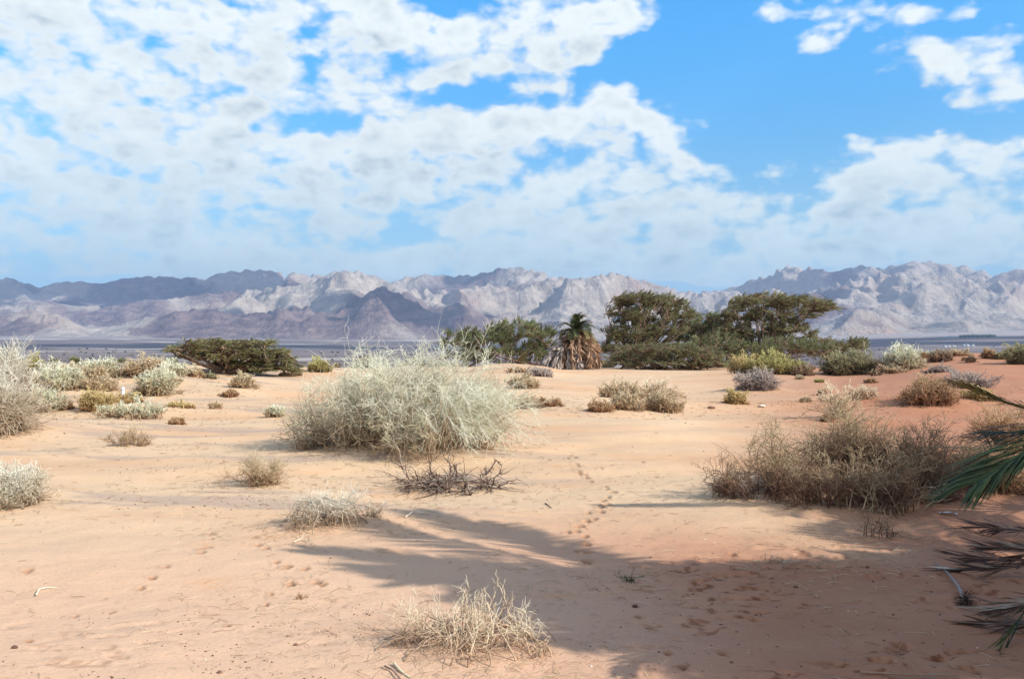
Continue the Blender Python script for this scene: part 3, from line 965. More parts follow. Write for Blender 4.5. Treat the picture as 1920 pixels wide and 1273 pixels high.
# ---- dead blackened pile in front of it
x, y, z = hit(845, 925)
parts = new_parts(True)
P1 = dome_stems((x, y + .15, z), 235 * y / F, 1.1, 66 * y / F, 38, inner=.6, rise=.45, wig=.06, full=.5)
tubes(parts['branches'], P1, taper(38, 7, .009, .0032), np.clip(rng.uniform(.05, .55, 38)[:, None] + np.linspace(0, .25, 7)[None], 0, 1), 4)
P2 = grow(P1, 260, .2, 1, .22, .9, .1, (0, 0, 0), .25, 5); P2[..., 2] = np.maximum(P2[..., 2], G(P2[..., 0], P2[..., 1]) + .006)
tubes(parts['branches'], P2, taper(260, 5, .0045, .0018), rng.uniform(0, .9, 260))
Pf = grow(P1[:, :2], 240, 0, 1, .45, 1.5, -.35, (0, -.25, 0), .2, 6); Pf[..., 2] = np.maximum(np.minimum(Pf[..., 2], z + .12), G(Pf[..., 0], Pf[..., 1]) + .008)
tubes(parts['branches'], Pf, taper(240, 6, .005, .002), rng.uniform(.1, 1, 240))
tag(parts['branches'].build('brushwood', M['dead'], None, (x, y, z)), 'heap of dead blackened and bleached branches in front of the large pale shrub', 'dead branches')


def stick(name, label, cat, pts, r0, r1, mat, tone=.5, twigs=0, group=None):
    """a stick lying on the sand through photo pixels (px, py, lift)"""
    P = []
    for (px, py, lift) in pts:
        x, y, z = hit(px, py); P.append((x, y, z + lift))
    P = np.array(P)
    ti = np.linspace(0, len(P) - 1, 10)
    P = np.stack([np.interp(ti, np.arange(len(P)), P[:, j]) for j in range(3)], -1)[None]
    P = P + np.cumsum(rng.normal(size=P.shape), 1) * r0 * .12
    mb = MB()
    tubes(mb, P, taper(1, 10, r0, r1), np.array([tone]), 6)
    if twigs:
        P2 = grow(P, twigs, .1, .95, .12, .9, .1, (0, 0, 0), .2, 4)
        P2[..., 2] = np.maximum(P2[..., 2], G(P2[..., 0], P2[..., 1]) + .004)
        tubes(mb, P2, taper(twigs, 4, r1, r1 * .4), rng.uniform(tone - .2, tone + .2, twigs))
    return tag(mb.build(name, M[mat], None, tuple(P[0, 0])), label, cat, group)


stick('branch', 'black forked dead branch right of the dead brushwood heap', 'branch', [(912, 892, .02), (922, 884, .05), (930, 876, .09), (940, 882, .06)], .012, .005, 'dead', .1, 12)
stick('stick', 'thin bone white crooked stick alone on bare sand at far left', 'stick', [(69, 1117, .008), (76, 1107, .012), (88, 1104, .012), (109, 1105, .008)], .006, .003, 'bone', 1.0)
stick('stick', 'pale broken stick at the lower edge below the front straw clump', 'stick', [(740, 1249, .012), (752, 1258, .012), (770, 1274, .006)], .008, .005, 'straw', .85)
stick('stick', 'brown stick crossing beside the pale stick at the lower edge', 'stick', [(722, 1254, .012), (736, 1262, .01), (752, 1276, .01)], .005, .003, 'dead', .5)
stick('stick', 'thin pale stick on the sand right of the small tuft and below the brushwood heap', 'stick', [(760, 972, .01), (775, 962, .02), (797, 964, .01)], .006, .003, 'bone', .9)
stick('stick', 'flat bleached twig on sand below the low bleached clump', 'stick', [(552, 1018, .01), (570, 1014, .02), (590, 1023, .01)], .005, .003, 'bone', .8, 8)
stick('stick', 'dark small twig lying above the low bleached clump', 'stick', [(595, 940, .01), (612, 936, .02), (632, 943, .01)], .008, .004, 'dead', .2, 8)
stick('stick', 'little dark twig on bright sand left of the paw print trail', 'stick', [(1022, 944, .008), (1028, 949, .008), (1034, 953, .008)], .006, .003, 'dead', .3)
stick('palm_stalk', 'long cut palm leaf stalk lying along the bottom right edge', 'palm stalk', [(1610, 1266, .02), (1700, 1269, .02), (1790, 1274, .02)], .007, .004, 'deadfrond', .6)

# ---- front straw clump
def clump(name, label, px, py, wpx, hpx, mat, n1, n2, n3, kr, st, leaf=0, depth=.7):
    x, y, z = hit(px, py); W = wpx * y / F; y2 = y + W * depth * .4
    x2 = (px - 960) / F * y2; c = (x2, y2, float(G(x2, y2)))
    p = new_parts(); s = dict(st); s['leaf'] = s.get('leaf', .012)
    lobe(p, c, W, W * depth, hpx * y2 / F, kr, n1, n2, n3, leaf, s)
    r = empty(name, label, 'shrub', c)
    p['branches'].build('branches', M[mat], r)
    if p['twigs'].n: p['twigs'].build('twigs', M[mat], r)
    if p['leaves'].n: p['leaves'].build('leaves', M[mat], r)
    return r


clump('dry_bush', 'sprawling bone dry straw coloured twig clump at the bottom centre', 865, 1238, 330, 46, 'bone', 80, 420, 650, .0013, dict(S_FLAT, t1=.7, l2=1.3, l3=.6, rise=.7))
clump('dry_bush', 'few upright pale dry stalks rising from the bottom centre twig clump', 895, 1212, 190, 105, 'bone', 20, 50, 90, .0013, dict(S_WISP, l2=.3, l3=.12, inner=.8, t1=.9, up=.6))
clump('dry_bush', 'tiny pale broken twig tuft right of the bottom centre clump', 1018, 1235, 60, 40, 'bone', 14, 30, 30, .001, dict(S_FLAT))
clump('dry_bush', 'low bleached twig clump beside the tip of the palm shadow', 600, 998, 165, 50, 'white', 70, 420, 900, .0013, dict(S_FLAT, t1=.7, l2=.9, l3=.45), leaf=600)
clump('dry_bush', 'small white twig tuft right of the low bleached clump', 700, 972, 40, 34, 'white', 18, 90, 160, .0013, dict(S_FINE, t1=.8), leaf=80)
clump('dry_bush', 'small straw twig clump on bare sand left of the large pale shrub', 490, 915, 110, 62, 'straw', 60, 420, 1000, .0014, dict(S_TWIG, t1=.7), leaf=900)
clump('dry_bush', 'small straw and white tuft on the sand left of centre with green tips', 250, 838, 100, 40, 'straw', 50, 380, 900, .0017, dict(S_FINE, t1=.7), leaf=900)
clump('dry_bush', 'little red stemmed weed on the sand below the low bleached clump', 568, 1125, 26, 10, 'rust', 10, 20, 20, .0010, dict(S_FLAT, t1=.9))
clump('dry_bush', 'tiny pale thistle twig on the lit sand strip between palm shadows', 1458, 1060, 60, 20, 'white', 10, 26, 20, .0012, dict(S_FLAT, t1=.9))
clump('seedling', 'small green weed standing in the big palm shadow', 1178, 1094, 40, 34, 'tamarisk', 9, 26, 40, .0010, dict(S_FINE, t1=.5), leaf=160)
clump('dry_bush', 'half buried sprig of twigs in shade at the foot of the brown shrub', 1650, 1012, 60, 50, 'brown', 14, 60, 90, .0013, dict(S_FLAT))

# ---- left edge
shrub('desert_shrub', 'rounded white green cushion shrub cut by the left edge', 15, 955, 190, 88, 'white', dict(S_FINE, t1=.75), q=1.7, leafy=1.5, leafmat='mint')
shrub('dry_bush', 'tall tangled straw shrub at the left edge behind the white cushion', -18, 820, 180, 150, 'white', dict(S_MINT, t1=.55, inner=.7), q=1.2, leafy=.4, leafmat='straw')
shrub('dry_bush', 'wispy pale upper branches of the tall left edge thicket', 10, 770, 150, 135, 'white', dict(S_WISP), q=.8, leafy=.2)

# ---- brown shrub on the right
x0, y0, z0 = hit(1560, 952)
yc = y0 + .5
mp = yc / F
c0 = ((1570 - 960) / F * yc, yc, float(G((1570 - 960) / F * yc, yc)))
parts = new_parts()
SB = dict(inner=.45, rise=.3, wig=.05, l2=.4, l3=.22, up=.12, spread=1.0, stem=1.2, t1=.5)
for px, oy, w, h, le in [(1425, .0, 210, 142, -.1), (1500, .3, 200, 130, 0), (1600, .35, 230, 178, 0), (1690, .2, 210, 165, .1), (1640, -.35, 230, 130, 0), (1540, -.3, 200, 105, 0), (1745, .1, 110, 110, .3), (1360, .05, 90, 70, -.2), (1585, .5, 120, 195, 0), (1725, .4, 110, 175, 0)]:
    cx = (px - 960) / F * (yc + oy); cc = (cx, yc + oy, float(G(cx, yc + oy)))
    a = w * h / 30000.
    st = dict(SB, lean=(le, 0)); st['leaf'] = .017
    lobe(parts, cc, w * mp, w * mp * .8, h * mp * .80, .0019, int(20 + 20 * a), int(70 + 300 * a), int(1500 * a + 200), int(3600 * a), st)
# pale bare branches sprawling out of its front
Pf = dome_stems(((1650 - 960) / F * (yc - .45), yc - .45, c0[2]), 1.9, 1.1, .35, 26, inner=.5, rise=.3, wig=.06, full=.5)
tubes(parts['branches'], Pf, taper(26, 7, .008, .003), rng.uniform(.75, 1., 26), 4)
P2 = grow(Pf, 220, .3, 1, .25, .9, .0, (0, -.1, 0), .22, 5); P2[..., 2] = np.maximum(P2[..., 2], G(P2[..., 0], P2[..., 1]) + .005)
tubes(parts['twigs'], P2, taper(220, 5, .0035, .0016), rng.uniform(.7, 1., 220))
r = empty('desert_shrub', 'large brown twiggy shrub with two humps half in palm shade on the right', 'shrub', c0)
parts['branches'].build('branches', M['brown'], r); parts['twigs'].build('twigs', M['brown'], r); parts['leaves'].build('leaves', M['brown'], r)

shrub('dry_bush', 'low reddish dead thicket right of the brown shrub behind the palm fronds', 1850, 925, 230, 75, 'rust', dict(S_FLAT, t1=.6), q=.9, leafy=.4)
shrub('dry_bush', 'thin dark twigs poking up behind the green palm frond', 1880, 850, 170, 110, 'rust', dict(S_WISP, t1=.6), q=.35, leafy=.1)

# ---- everything in the middle distance and beyond: label, base px, base py, width, height, material, style, q, leafy
T = [
    ('yellow lit bush at the foot of the left dune below the white post', 182, 772, 84, 50, 'yellow', S_FINE, 1.6, 1.2),
    ('tan and yellow bush on the dune directly under the white marker post', 235, 758, 84, 22, 'yellow', S_FINE, 1.4, 1.0),
    ('pale sprawling grass bush in front of the two yellow bushes', 250, 788, 170, 42, 'mint', dict(S_FINE, t1=.8), 1.2, .9),
    ('small rust tuft left of the yellow bush', 128, 768, 26, 20, 'rust', S_FINE, 2., 1.),
    ('grey green bush right of the white marker post', 292, 744, 86, 62, 'mint', S_FINE, 1.6, 1.2),
    ('tan thorny hump on the left dune above the yellow bush', 160, 722, 110, 38, 'straw', S_TWIG, 1.3, 1.),
    ('pale mint thicket on the left dune crest beside the edge thicket', 110, 735, 130, 58, 'mint', S_MINT, 1.6, 1.2),
    ('olive green bush rising above the left thickets', 65, 706, 50, 50, 'lime', S_FINE, 2., 1.5),
    ('light grey bush along the dune left of the white post', 190, 712, 120, 46, 'mint', S_MINT, 1.6, 1.2),
    ('pale tan bush on the crest above the white post', 275, 712, 110, 48, 'straw', S_MINT, 1.6, 1.),
    ('small pale bush on the crest left of the flat acacia', 325, 706, 80, 34, 'mint', S_FINE, 1.8, 1.),
    ('low straw bush on the crest at far left', 140, 702, 90, 26, 'straw', S_FINE, 1.8, 1.),
    ('faint mauve brush between the straw bush and the crest bushes at left', 230, 703, 90, 26, 'mauve', S_MINT, 1.5, 1.),
    ('bleached brush behind the left edge thicket', 85, 722, 110, 48, 'white', S_MINT, 1.5, .8),
    ('pale mint brush at the right foot of the left edge thicket', 85, 775, 100, 60, 'mint', S_MINT, 1.3, 1.),
    ('straw brush beneath the light grey bush on the dune', 190, 735, 80, 34, 'straw', S_MINT, 1.5, 1.),
    ('mint brush filling the gap between the two crest bushes at left', 318, 722, 60, 30, 'mint', S_FINE, 1.5, 1.),
    ('low tan cushion in front of the left end of the flat acacia', 360, 707, 70, 22, 'straw', S_FINE, 1.8, 1.),
    ('greenish cushion bush at the foot of the flat acacia', 392, 710, 34, 16, 'olive', S_FINE, 2., 1.4),
    ('pale feathery bush right of centre below the flat acacia', 455, 728, 56, 34, 'straw', S_WISP, 1.8, 1.2),
    ('small brown ball bush in front of the feathery one', 432, 747, 36, 20, 'rust', S_FINE, 2.2, 1.4),
    ('small tan tuft on bare sand left of the large shrub', 405, 767, 28, 16, 'straw', S_FINE, 2.2, 1.2),
    ('low yellow grass streak on the sand between two tufts', 340, 765, 60, 10, 'yellow', S_FLAT, 1.5, 1.),
    ('small rust and green tuft on a sand lip right of the yellow grass', 332, 796, 40, 18, 'rust', S_FINE, 2., 1.2),
    ('pale mint tuft beside the left end of the large pale shrub', 515, 783, 50, 28, 'mint', S_FINE, 1.8, 1.2),
    ('olive rounded bush just right of the flat acacia', 600, 700, 56, 32, 'lime', S_FINE, 2., 1.5),
    ('low pale scrub between the flat acacia and the large shrub', 545, 706, 60, 14, 'straw', S_FINE, 1.5, 1.),
    ('brown twig heap on the sand crest right of the large pale shrub', 970, 700, 56, 12, 'rust', S_FINE, 1.6, 1.),
    ('grey twig heap on the sand crest at the foot of the palm', 1010, 706, 60, 17, 'mauve', S_FLAT, 1.6, .8),
    ('faded grassy bush with red base right of the large shrub', 985, 729, 84, 34, 'straw', S_FINE, 1.6, 1.2),
    ('rusty low bush right of the large shrub below the faded one', 1020, 765, 110, 24, 'rust', S_FINE, 1.5, 1.),
    ('thin straw grass fringe around the rusty low bush', 975, 768, 90, 34, 'straw', S_WISP, 1., .5),
    ('faded straw bush on the open sand below the palm, upper one', 1165, 748, 120, 42, 'straw', S_FINE, 1.5, 1.1),
    ('very pale thin grass bush right of the upper straw bush', 1235, 750, 130, 44, 'bone', S_WISP, 1.2, .8),
    ('brown rusty mound bush in front left of the straw bushes', 1125, 774, 80, 26, 'rust', S_FINE, 1.6, 1.2),
    ('straw bush with dark red foot in the middle of the straw group', 1175, 770, 80, 40, 'straw', S_FINE, 1.5, 1.),
    ('wide faded straw bush at the right front of the straw group', 1245, 775, 110, 45, 'straw', S_FINE, 1.5, 1.),
    ('yellow ball bush casting a shadow on open sand', 1378, 758, 52, 31, 'yellow', S_FINE, 2.6, 1.6),
    ('grey mauve twiggy bush above the yellow ball bush', 1420, 734, 104, 40, 'mauve', S_TWIG, 2.2, .6),
    ('tiny orange tuft right of the mauve bush', 1541, 743, 16, 16, 'rust', S_FINE, 2., 1.),
    ('tiny straw tuft left of the tiny orange one', 1510, 754, 26, 13, 'straw', S_FINE, 2., 1.),
    ('tall thin bleached grass bush above the brown shrub', 1575, 788, 110, 74, 'bone', S_WISP, .35, .3),
    ('small red foot tuft under the thin bleached bush', 1552, 792, 36, 14, 'rust', S_FINE, 1.6, 1.),
    ('bleached twig tangle right of the thin bleached bush', 1620, 752, 90, 36, 'bone', S_WISP, .9, .4),
    ('dense orange brown bush on a sand ledge at right', 1745, 764, 130, 54, 'rust', S_FINE, 2.4, 1.6),
    ('yellow green and orange low bush right of the orange brown bush', 1835, 752, 90, 28, 'yellow', S_FINE, 1.8, 1.2),
    ('pale ghostly twig bush behind the orange brown bush', 1815, 728, 150, 42, 'mauve', S_WISP, 1., .6),
    ('brown low bush behind the orange bush', 1765, 699, 70, 18, 'mauve', S_FINE, 1.8, 1.2),
    ('small brown bush at the foot of the sage bush', 1641, 705, 28, 12, 'brown', S_FINE, 2., 1.4),
    ('brown twig tuft on the red sand left of the ghostly bush', 1632, 718, 28, 11, 'rust', S_FINE, 2., 1.4),
    ('tiny green tuft on the red sand below the olive thicket', 1535, 718, 20, 9, 'lime', S_FINE, 1.8, 1.3),
    ('tiny faded tuft on the red sand below the lime bush', 1500, 712, 24, 8, 'straw', S_FINE, 1.8, 1.3),
    ('bright lime yellow bush in front of the right acacia', 1450, 703, 130, 46, 'lime', S_FINE, 3., 2.),
    ('golden green bush left of the bright lime one under the acacia', 1395, 700, 66, 42, 'yellow', S_FINE, 2.2, 1.6),
    ('wide sage and olive bush right of the lime bush', 1592, 704, 140, 52, 'olive', S_FINE, 3., 2.),
    ('reddish brown bush between the lime and the olive bushes', 1505, 705, 60, 26, 'brown', S_FINE, 2., 1.4),
    ('silvery mint bush with bare stems right of the olive bush', 1690, 696, 96, 58, 'mint', S_FINE, 2.4, 1.6),
    ('low tan scrub at the foot of the silvery mint bush', 1678, 700, 56, 18, 'straw', S_FINE, 1.6, 1.2),
    ('brown topped grassy dome bush on the far red sand', 1765, 678, 62, 26, 'brown', S_FINE, 2.4, 1.6),
    ('small dark round bush right of the grassy dome bush', 1820, 681, 24, 18, 'brown', S_FINE, 2.4, 1.6),
    ('tiny brown stump bush left of the small round one', 1807, 677, 7, 8, 'rust', S_FINE, 2.4, 1.6),
    ('orange brown upright bush on the far crest at right', 1853, 673, 32, 26, 'rust', S_FINE, 2.4, 1.8),
    ('small olive bush just right of the orange brown upright one', 1875, 675, 22, 18, 'olive', S_FINE, 2.4, 1.6),
    ('olive bush cut by the right edge on the far crest', 1912, 684, 56, 44, 'olive', S_FINE, 2.4, 1.8),
    ('tiny brown bush left of the grassy dome bush', 1729, 673, 12, 15, 'rust', S_FINE, 2.2, 1.6),
    ('thin pale grass line on the crest above the grassy dome bush', 1800, 668, 70, 16, 'straw', S_WISP, 1.5, 1.),
    ('pale scrub on the crest left of the orange upright bush', 1735, 668, 50, 14, 'mint', S_FINE, 1.5, 1.),
    ('lone pale scrub on the crest near the right edge', 1890, 670, 30, 12, 'straw', S_FINE, 1.5, 1.),
]
for (lab, px, py, w, h, mat, st, q, lf) in T:
    nm = {'rust': 'rust_bush', 'yellow': 'yellow_bush', 'lime': 'green_bush', 'olive': 'olive_bush', 'mint': 'desert_shrub', 'mauve': 'twig_bush'}.get(mat, 'dry_bush')
    shrub(nm, lab, px, py, w, h, mat, st, q=q, leafy=lf * 1.3, cat='bush')

# ground hugging twigs and straw litter strewn over the sand: uncountable
mb = MB()
n = 800
yy = 1 / rng.uniform(1 / 45., 1 / 4.2, n); uu = rng.uniform(-.6, .6, n)
cl = pn(uu * yy / 1.8, yy / 1.8, 55)
keep = cl > -.05
xx = (uu * yy)[keep]; yy = yy[keep]; n = len(xx)
a = rng.uniform(0, 2 * pi, n); ln = rng.uniform(.02, .12, n)
s = np.stack([xx, yy, G(xx, yy) + .004], -1); e = s + np.stack([np.cos(a), np.sin(a), 0 * a], -1) * ln[:, None]
mid = (s + e) / 2 + rng.normal(size=(n, 3)) * ln[:, None] * .12
e[:, 2] = G(e[:, 0], e[:, 1]) + .004; mid[:, 2] = G(mid[:, 0], mid[:, 1]) + .008
kr = np.maximum(.0012, .00028 * yy)
tubes(mb, np.stack([s, mid, e], 1), kr[:, None] * np.array([[1, 1, .6]]), rng.uniform(0, 1, n))
o = mb.build('twig_litter', M['straw']); o['kind'] = 'stuff'

mb = MB()
cs = [((o_.location.x, o_.location.y), o_) for o_ in list(COL.objects) if o_.get('category') in ('shrub', 'bush', 'dead branches') and o_.location.y < 40]
for (cx_, cy_), o_ in cs:
    n = int(330 / (1 + cy_ / 9)); rad = .35 + .045 * cy_
    if cy_ < 15 and 'large' in o_.get('label', ''):
        rad = 1.7; n = 420
    xx = cx_ - .1 + rng.normal(size=n) * rad * .75; yy = cy_ - .15 + rng.normal(size=n) * rad * .6
    a = rng.uniform(0, 2 * pi, n); ln = rng.uniform(.02, .14, n)
    s_ = np.stack([xx, yy, G(xx, yy) + .005], -1); e_ = s_ + np.stack([np.cos(a), np.sin(a), 0 * a], -1) * ln[:, None]
    e_[:, 2] = G(e_[:, 0], e_[:, 1]) + .006; m_ = (s_ + e_) / 2; m_[:, :2] += rng.normal(size=(n, 2)) * .012; m_[:, 2] = G(m_[:, 0], m_[:, 1]) + .014
    kr = np.maximum(.0011, .00022 * yy)
    tubes(mb, np.stack([s_, m_, e_], 1), kr[:, None] * np.array([[1, 1, .6]]), rng.uniform(0, 1, n))
o = mb.build('plant_litter', M['straw']); o['kind'] = 'stuff'

# ---- pebbles and clods: uncountable grit
mb = MB()
PV, PQ = uvs(6, 5)


def pebbles(n, pxr, pyr, smin, smax, clump_=0, matseed=0):
    for i in range(n):
        px = random.uniform(*pxr); py = random.uniform(*pyr)
        y = CAMZ * F / (py - HOR); x = (px - 960) / F * y
        if clump_ and float(pn(x / .5, y / .5, 60 + matseed)) < clump_:
            continue
        s = smin + (smax - smin) * random.random() ** 3
        z = float(G(x, y))
        sc = np.array([random.uniform(.8, 1.4), random.uniform(.8, 1.2), random.uniform(.45, .8)]) * s
        Vp = PV * sc * (1 + rng.normal(size=(len(PV), 1)) * .12)
        mb.add(Vp + np.array([x, y, z + s * .15]), PQ, random.random())


pebbles(1300, (150, 720), (1120, 1290), .0016, .007, .05, 1)
pebbles(260, (0, 640), (900, 1290), .002, .007)
pebbles(260, (200, 520), (850, 960), .003, .012, .0, 2)
pebbles(320, (1100, 1920), (1050, 1290), .002, .010, .0, 3)
pebbles(160, (900, 1400), (830, 1050), .003, .010, .1, 4)
pebbles(160, (0, 1920), (720, 860), .006, .02)
M['grit'] = tone_mat('grit', [(0, (.10, .05, .04)), (.6, (.24, .13, .09)), (.9, (.33, .22, .16)), (1, (.66, .6, .52))])
o = mb.build('pebbles', M['grit'], smooth=True); o['kind'] = 'stuff'


def stone(label, px, py, w, mat='grit', tone=.15, flat_=.6, name='stone', cat='stone'):
    x, y, z = hit(px, py); s = w * y / F / 2
    V, Q = uvs(14, 9)
    V = V * (1 + .22 * fbm(V[:, 0] * 1.6 + px, V[:, 1] * 1.6 + V[:, 2], 3, int(px))[:, None]) * np.array([1, .8, flat_]) * s
    mb = MB(); mb.add(V + np.array([x, y, z + s * .25]), Q, tone)
    return tag(mb.build(name, M[mat], None, (x, y, z)), label, cat)


stone('dark clod on pink sand near the lower left corner', 31, 1217, 11)
stone('small red brown stone left of the bottom centre straw clump', 556, 1210, 9, tone=.4)
stone('small red brown stone at the bottom edge left of centre', 414, 1259, 10, tone=.35)
stone('dark dung lump in the palm shadow right of the green weed', 1190, 1137, 10, tone=.1)
stone('grey flat stone on open sand left of the yellow ball bush foot', 1334, 766, 15, tone=.5, flat_=.35)
stone('pale flat stone on open sand below the yellow ball bush', 1428, 763, 14, tone=1., flat_=.35)
stone('dark stone in shade below the brown shrub', 1625, 1065, 8, tone=.1)
stone('small dark stone in the palm shade above the bottom lit streak', 1490, 1102, 9, tone=.1)

# crumpled white scrap
x, y, z = hit(1776, 966)
ga = np.linspace(-1, 1, 9); gb = np.linspace(-1, 1, 5); A_, B_ = np.meshgrid(ga, gb)
hh = .022 * np.abs(fbm(A_ * 1.4 + 3, B_ * 1.4, 3, 77)) + .006
Vt = np.stack([A_ * .075, B_ * .028 * (1 - .5 * A_ ** 2) - A_ * .03, hh + .012 * (1 - A_ ** 2)], -1).reshape(-1, 3)
Vb = Vt - np.array([0, 0, .004])
q = sheet_quads(5, 9)
mb = MB(); mb.add(np.concatenate([Vt, Vb]) + np.array([x, y, z + .004]), np.concatenate([q[:, ::-1], q + 45]))
mw, kw, bw = principled('white_plastic', .5, .3); bw.inputs['Base Color'].default_value = (.72, .74, .76, 1)
tag(mb.build('plastic_scrap', mw, None, (x, y, z)), 'crumpled white plastic scrap on shaded sand beside the palm fronds', 'litter')

# white marker post on the left dune
x, y, z = hit(231, 744)
s = y / F
r = empty('marker_post', 'short white marker post standing among yellow bushes on the left', 'marker post', (x, y, z))
mb = MB(); P = np.array([[[x, y, z - .05], [x, y, z + 12 * s], [x + .003, y, z + 17 * s], [x + .003, y, z + 18.2 * s]]])
tubes(mb, P, np.array([[3.0, 3.0, 2.9, 1.6]]) * s, np.array([.5]), 12)
mb.build('post', mw, r)
mb = MB(); P = np.array([[[x, y, z + 12.6 * s], [x, y, z + 14 * s]]]); tubes(mb, P, np.array([[3.25, 3.25]]) * s, np.array([.5]), 12)
mg, kg, bg_ = principled('grey_band', .5, .3); bg_.inputs['Base Color'].default_value = (.35, .38, .42, 1)
mb.build('band', mg, r)


# ------------------------------------------------------------------ TREES
def acacia(name, label, px, py, crown, foot=(0, 0), mat='green', wind=(.5, 0, .18), limbs=26, n2=420, n3=2600, nl=26000, leaf=(.26, .05), group=None, topb=1.0, bare=.0, depth=.8, cat='tree', dist=None, radius=.11, flatz=1.):
    """crown: list of (photo x, photo y, half width px, half height px, share)"""
    x, y, z = hit(px, py) if dist is None else at(px, dist)
    hw = max(c[2] for c in crown) * y / F
    yc = y + hw * .45
    x = (px - 960) / F * yc; z = float(G(x, yc)); mpp = yc / F
    base = np.array([x, yc, z])
    tr = MB(); br = MB(); cr = MB()
    sh = np.array([c[4] for c in crown], float); sh /= sh.sum()

    def sample(n):
        ci = rng.choice(len(crown), n, p=sh)
        cc = np.array(crown)[ci]
        d = norm(rng.normal(size=(n, 3))); d[:, 2] = np.where(d[:, 2] < -.2, -d[:, 2] * topb + d[:, 2] * (1 - topb), d[:, 2])
        rr = rng.uniform(.45, 1, n)[:, None] ** .6 * (1 + .18 * fbm(d[:, 0] * 2.3 + ci, d[:, 2] * 2.3 + d[:, 1] * 2, 3, 5)[:, None])
        v = d * rr
        cxw = (cc[:, 0] - 960) * mpp; czw = CAMZ + (HOR - cc[:, 1]) * mpp
        P = np.stack([cxw + v[:, 0] * cc[:, 2] * mpp, yc + v[:, 1] * cc[:, 2] * mpp * depth, czw + v[:, 2] * cc[:, 3] * mpp], -1)
        P[:, 2] = np.maximum(P[:, 2], G(P[:, 0], P[:, 1]) + .03)
        return P
    end = sample(limbs)
    t = np.linspace(0, 1, 8)[None, :, None]
    st = base + rng.normal(size=(limbs, 3)) * np.array([foot[0] * mpp + .1, .25, 0])
    st[:, 2] = G(st[:, 0], st[:, 1]) - .05
    ctrl = st * .42 + end * .58; ctrl[:, 2] = st[:, 2] + (end[:, 2] - st[:, 2]) * rng.uniform(.25, .6, limbs); ctrl[:, 0] += (end[:, 0] - st[:, 0]) * -.1
    P1 = st[:, None] * (1 - t) ** 2 + 2 * ctrl[:, None] * t * (1 - t) + end[:, None] * t ** 2
    P1 = P1 + np.cumsum(rng.normal(size=P1.shape) * .035, axis=1)
    P1[..., 2] = np.maximum(P1[..., 2], G(P1[..., 0], P1[..., 1]) - .02)
    tubes(tr, P1, taper(limbs, 8, radius * rng.uniform(.6, 1.2, limbs), radius * .22), rng.uniform(.3, .9, limbs), 6)
    # boughs: from the limbs to points of the crown
    e2 = sample(n2)
    i = rng.integers(0, limbs * 3, n2) % limbs
    dd = np.linalg.norm(P1[None, :, 4:, :].reshape(1, -1, 3) - e2[:, None, :], axis=-1)
    j = np.argmin(dd + rng.uniform(0, 1.0, dd.shape), 1)
    s2 = P1[:, 4:, :].reshape(-1, 3)[j]
    m2 = (s2 + e2) / 2 + rng.normal(size=e2.shape) * .12 - np.array(wind) * .15
    tt = np.linspace(0, 1, 5)[None, :, None]
    P2 = s2[:, None] * (1 - tt) ** 2 + 2 * m2[:, None] * tt * (1 - tt) + e2[:, None] * tt ** 2
    tubes(br, P2, taper(n2, 5, .035, .014), rng.uniform(.3, 1, n2))
    P3 = grow(P2, n3, .3, 1, .75, .7, wind[2], (wind[0], wind[1], 0), .12, 4)
    P3[..., 2] = P3[:, :1, 2] + (P3[..., 2] - P3[:, :1, 2]) * flatz
    tubes(br, P3, taper(n3, 4, .015, .009), rng.uniform(.2, .9, n3))
    # sprays of foliage: strings of small leaflets along the twig ends
    P4 = grow(P3, nl, .15, 1, .22, .75, wind[2], (wind[0], wind[1], 0), .1, 2)
    D = P4[:, 1] - P4[:, 0] + np.array(wind) * .12
    D[:, 2] *= flatz
    shade = fbm(P4[:, 0, 0] * .9 + px, P4[:, 0, 2] * 1.4 + P4[:, 0, 1] * .8, 2, 9) * .25
    leafq(cr, P4[:, 0], D, leaf[0] * rng.uniform(.5, 1.3, nl), leaf[1] * rng.uniform(.7, 1.3, nl), np.clip(.55 + shade + rng.normal(size=nl) * .2, .15, 1))
    r = empty(name, label, cat, tuple(base), group)
    tr.build('trunk', M['bark'], r)
    br.build('branches', M['bark'], r)
    cr.build('crown', M[mat], r)
    return r


acacia('flat_acacia', 'low dark flat topped acacia standing alone on the left crest', 425, 706,
       [(425, 644, 92, 7, 3), (390, 655, 80, 5, 2), (470, 660, 86, 6, 2.2), (365, 667, 44, 4, 1), (430, 671, 80, 6, 1.6), (510, 676, 54, 6, 1.4), (510, 694, 50, 9, 1.8), (460, 686, 50, 7, 1.2)],
       mat='green', wind=(.3, 0, .0), limbs=40, n2=460, n3=3400, nl=34000, leaf=(.17, .045), topb=.8, radius=.12, flatz=.4)
acacia('tamarisk_thicket', 'wide dark green thicket left of the palm', 975, 690,
       [(975, 628, 66, 28, 3), (905, 640, 60, 28, 2.4), (1010, 650, 42, 36, 2), (855, 645, 36, 22, 1.4), (940, 662, 90, 24, 2.6), (1000, 676, 45, 16, 1), (880, 672, 55, 16, 1.2)],
       foot=(45, 0), mat='tamarisk', wind=(.25, 0, .3), limbs=40, n2=520, n3=4200, nl=70000, leaf=(.18, .045), topb=.5, dist=82, radius=.07)
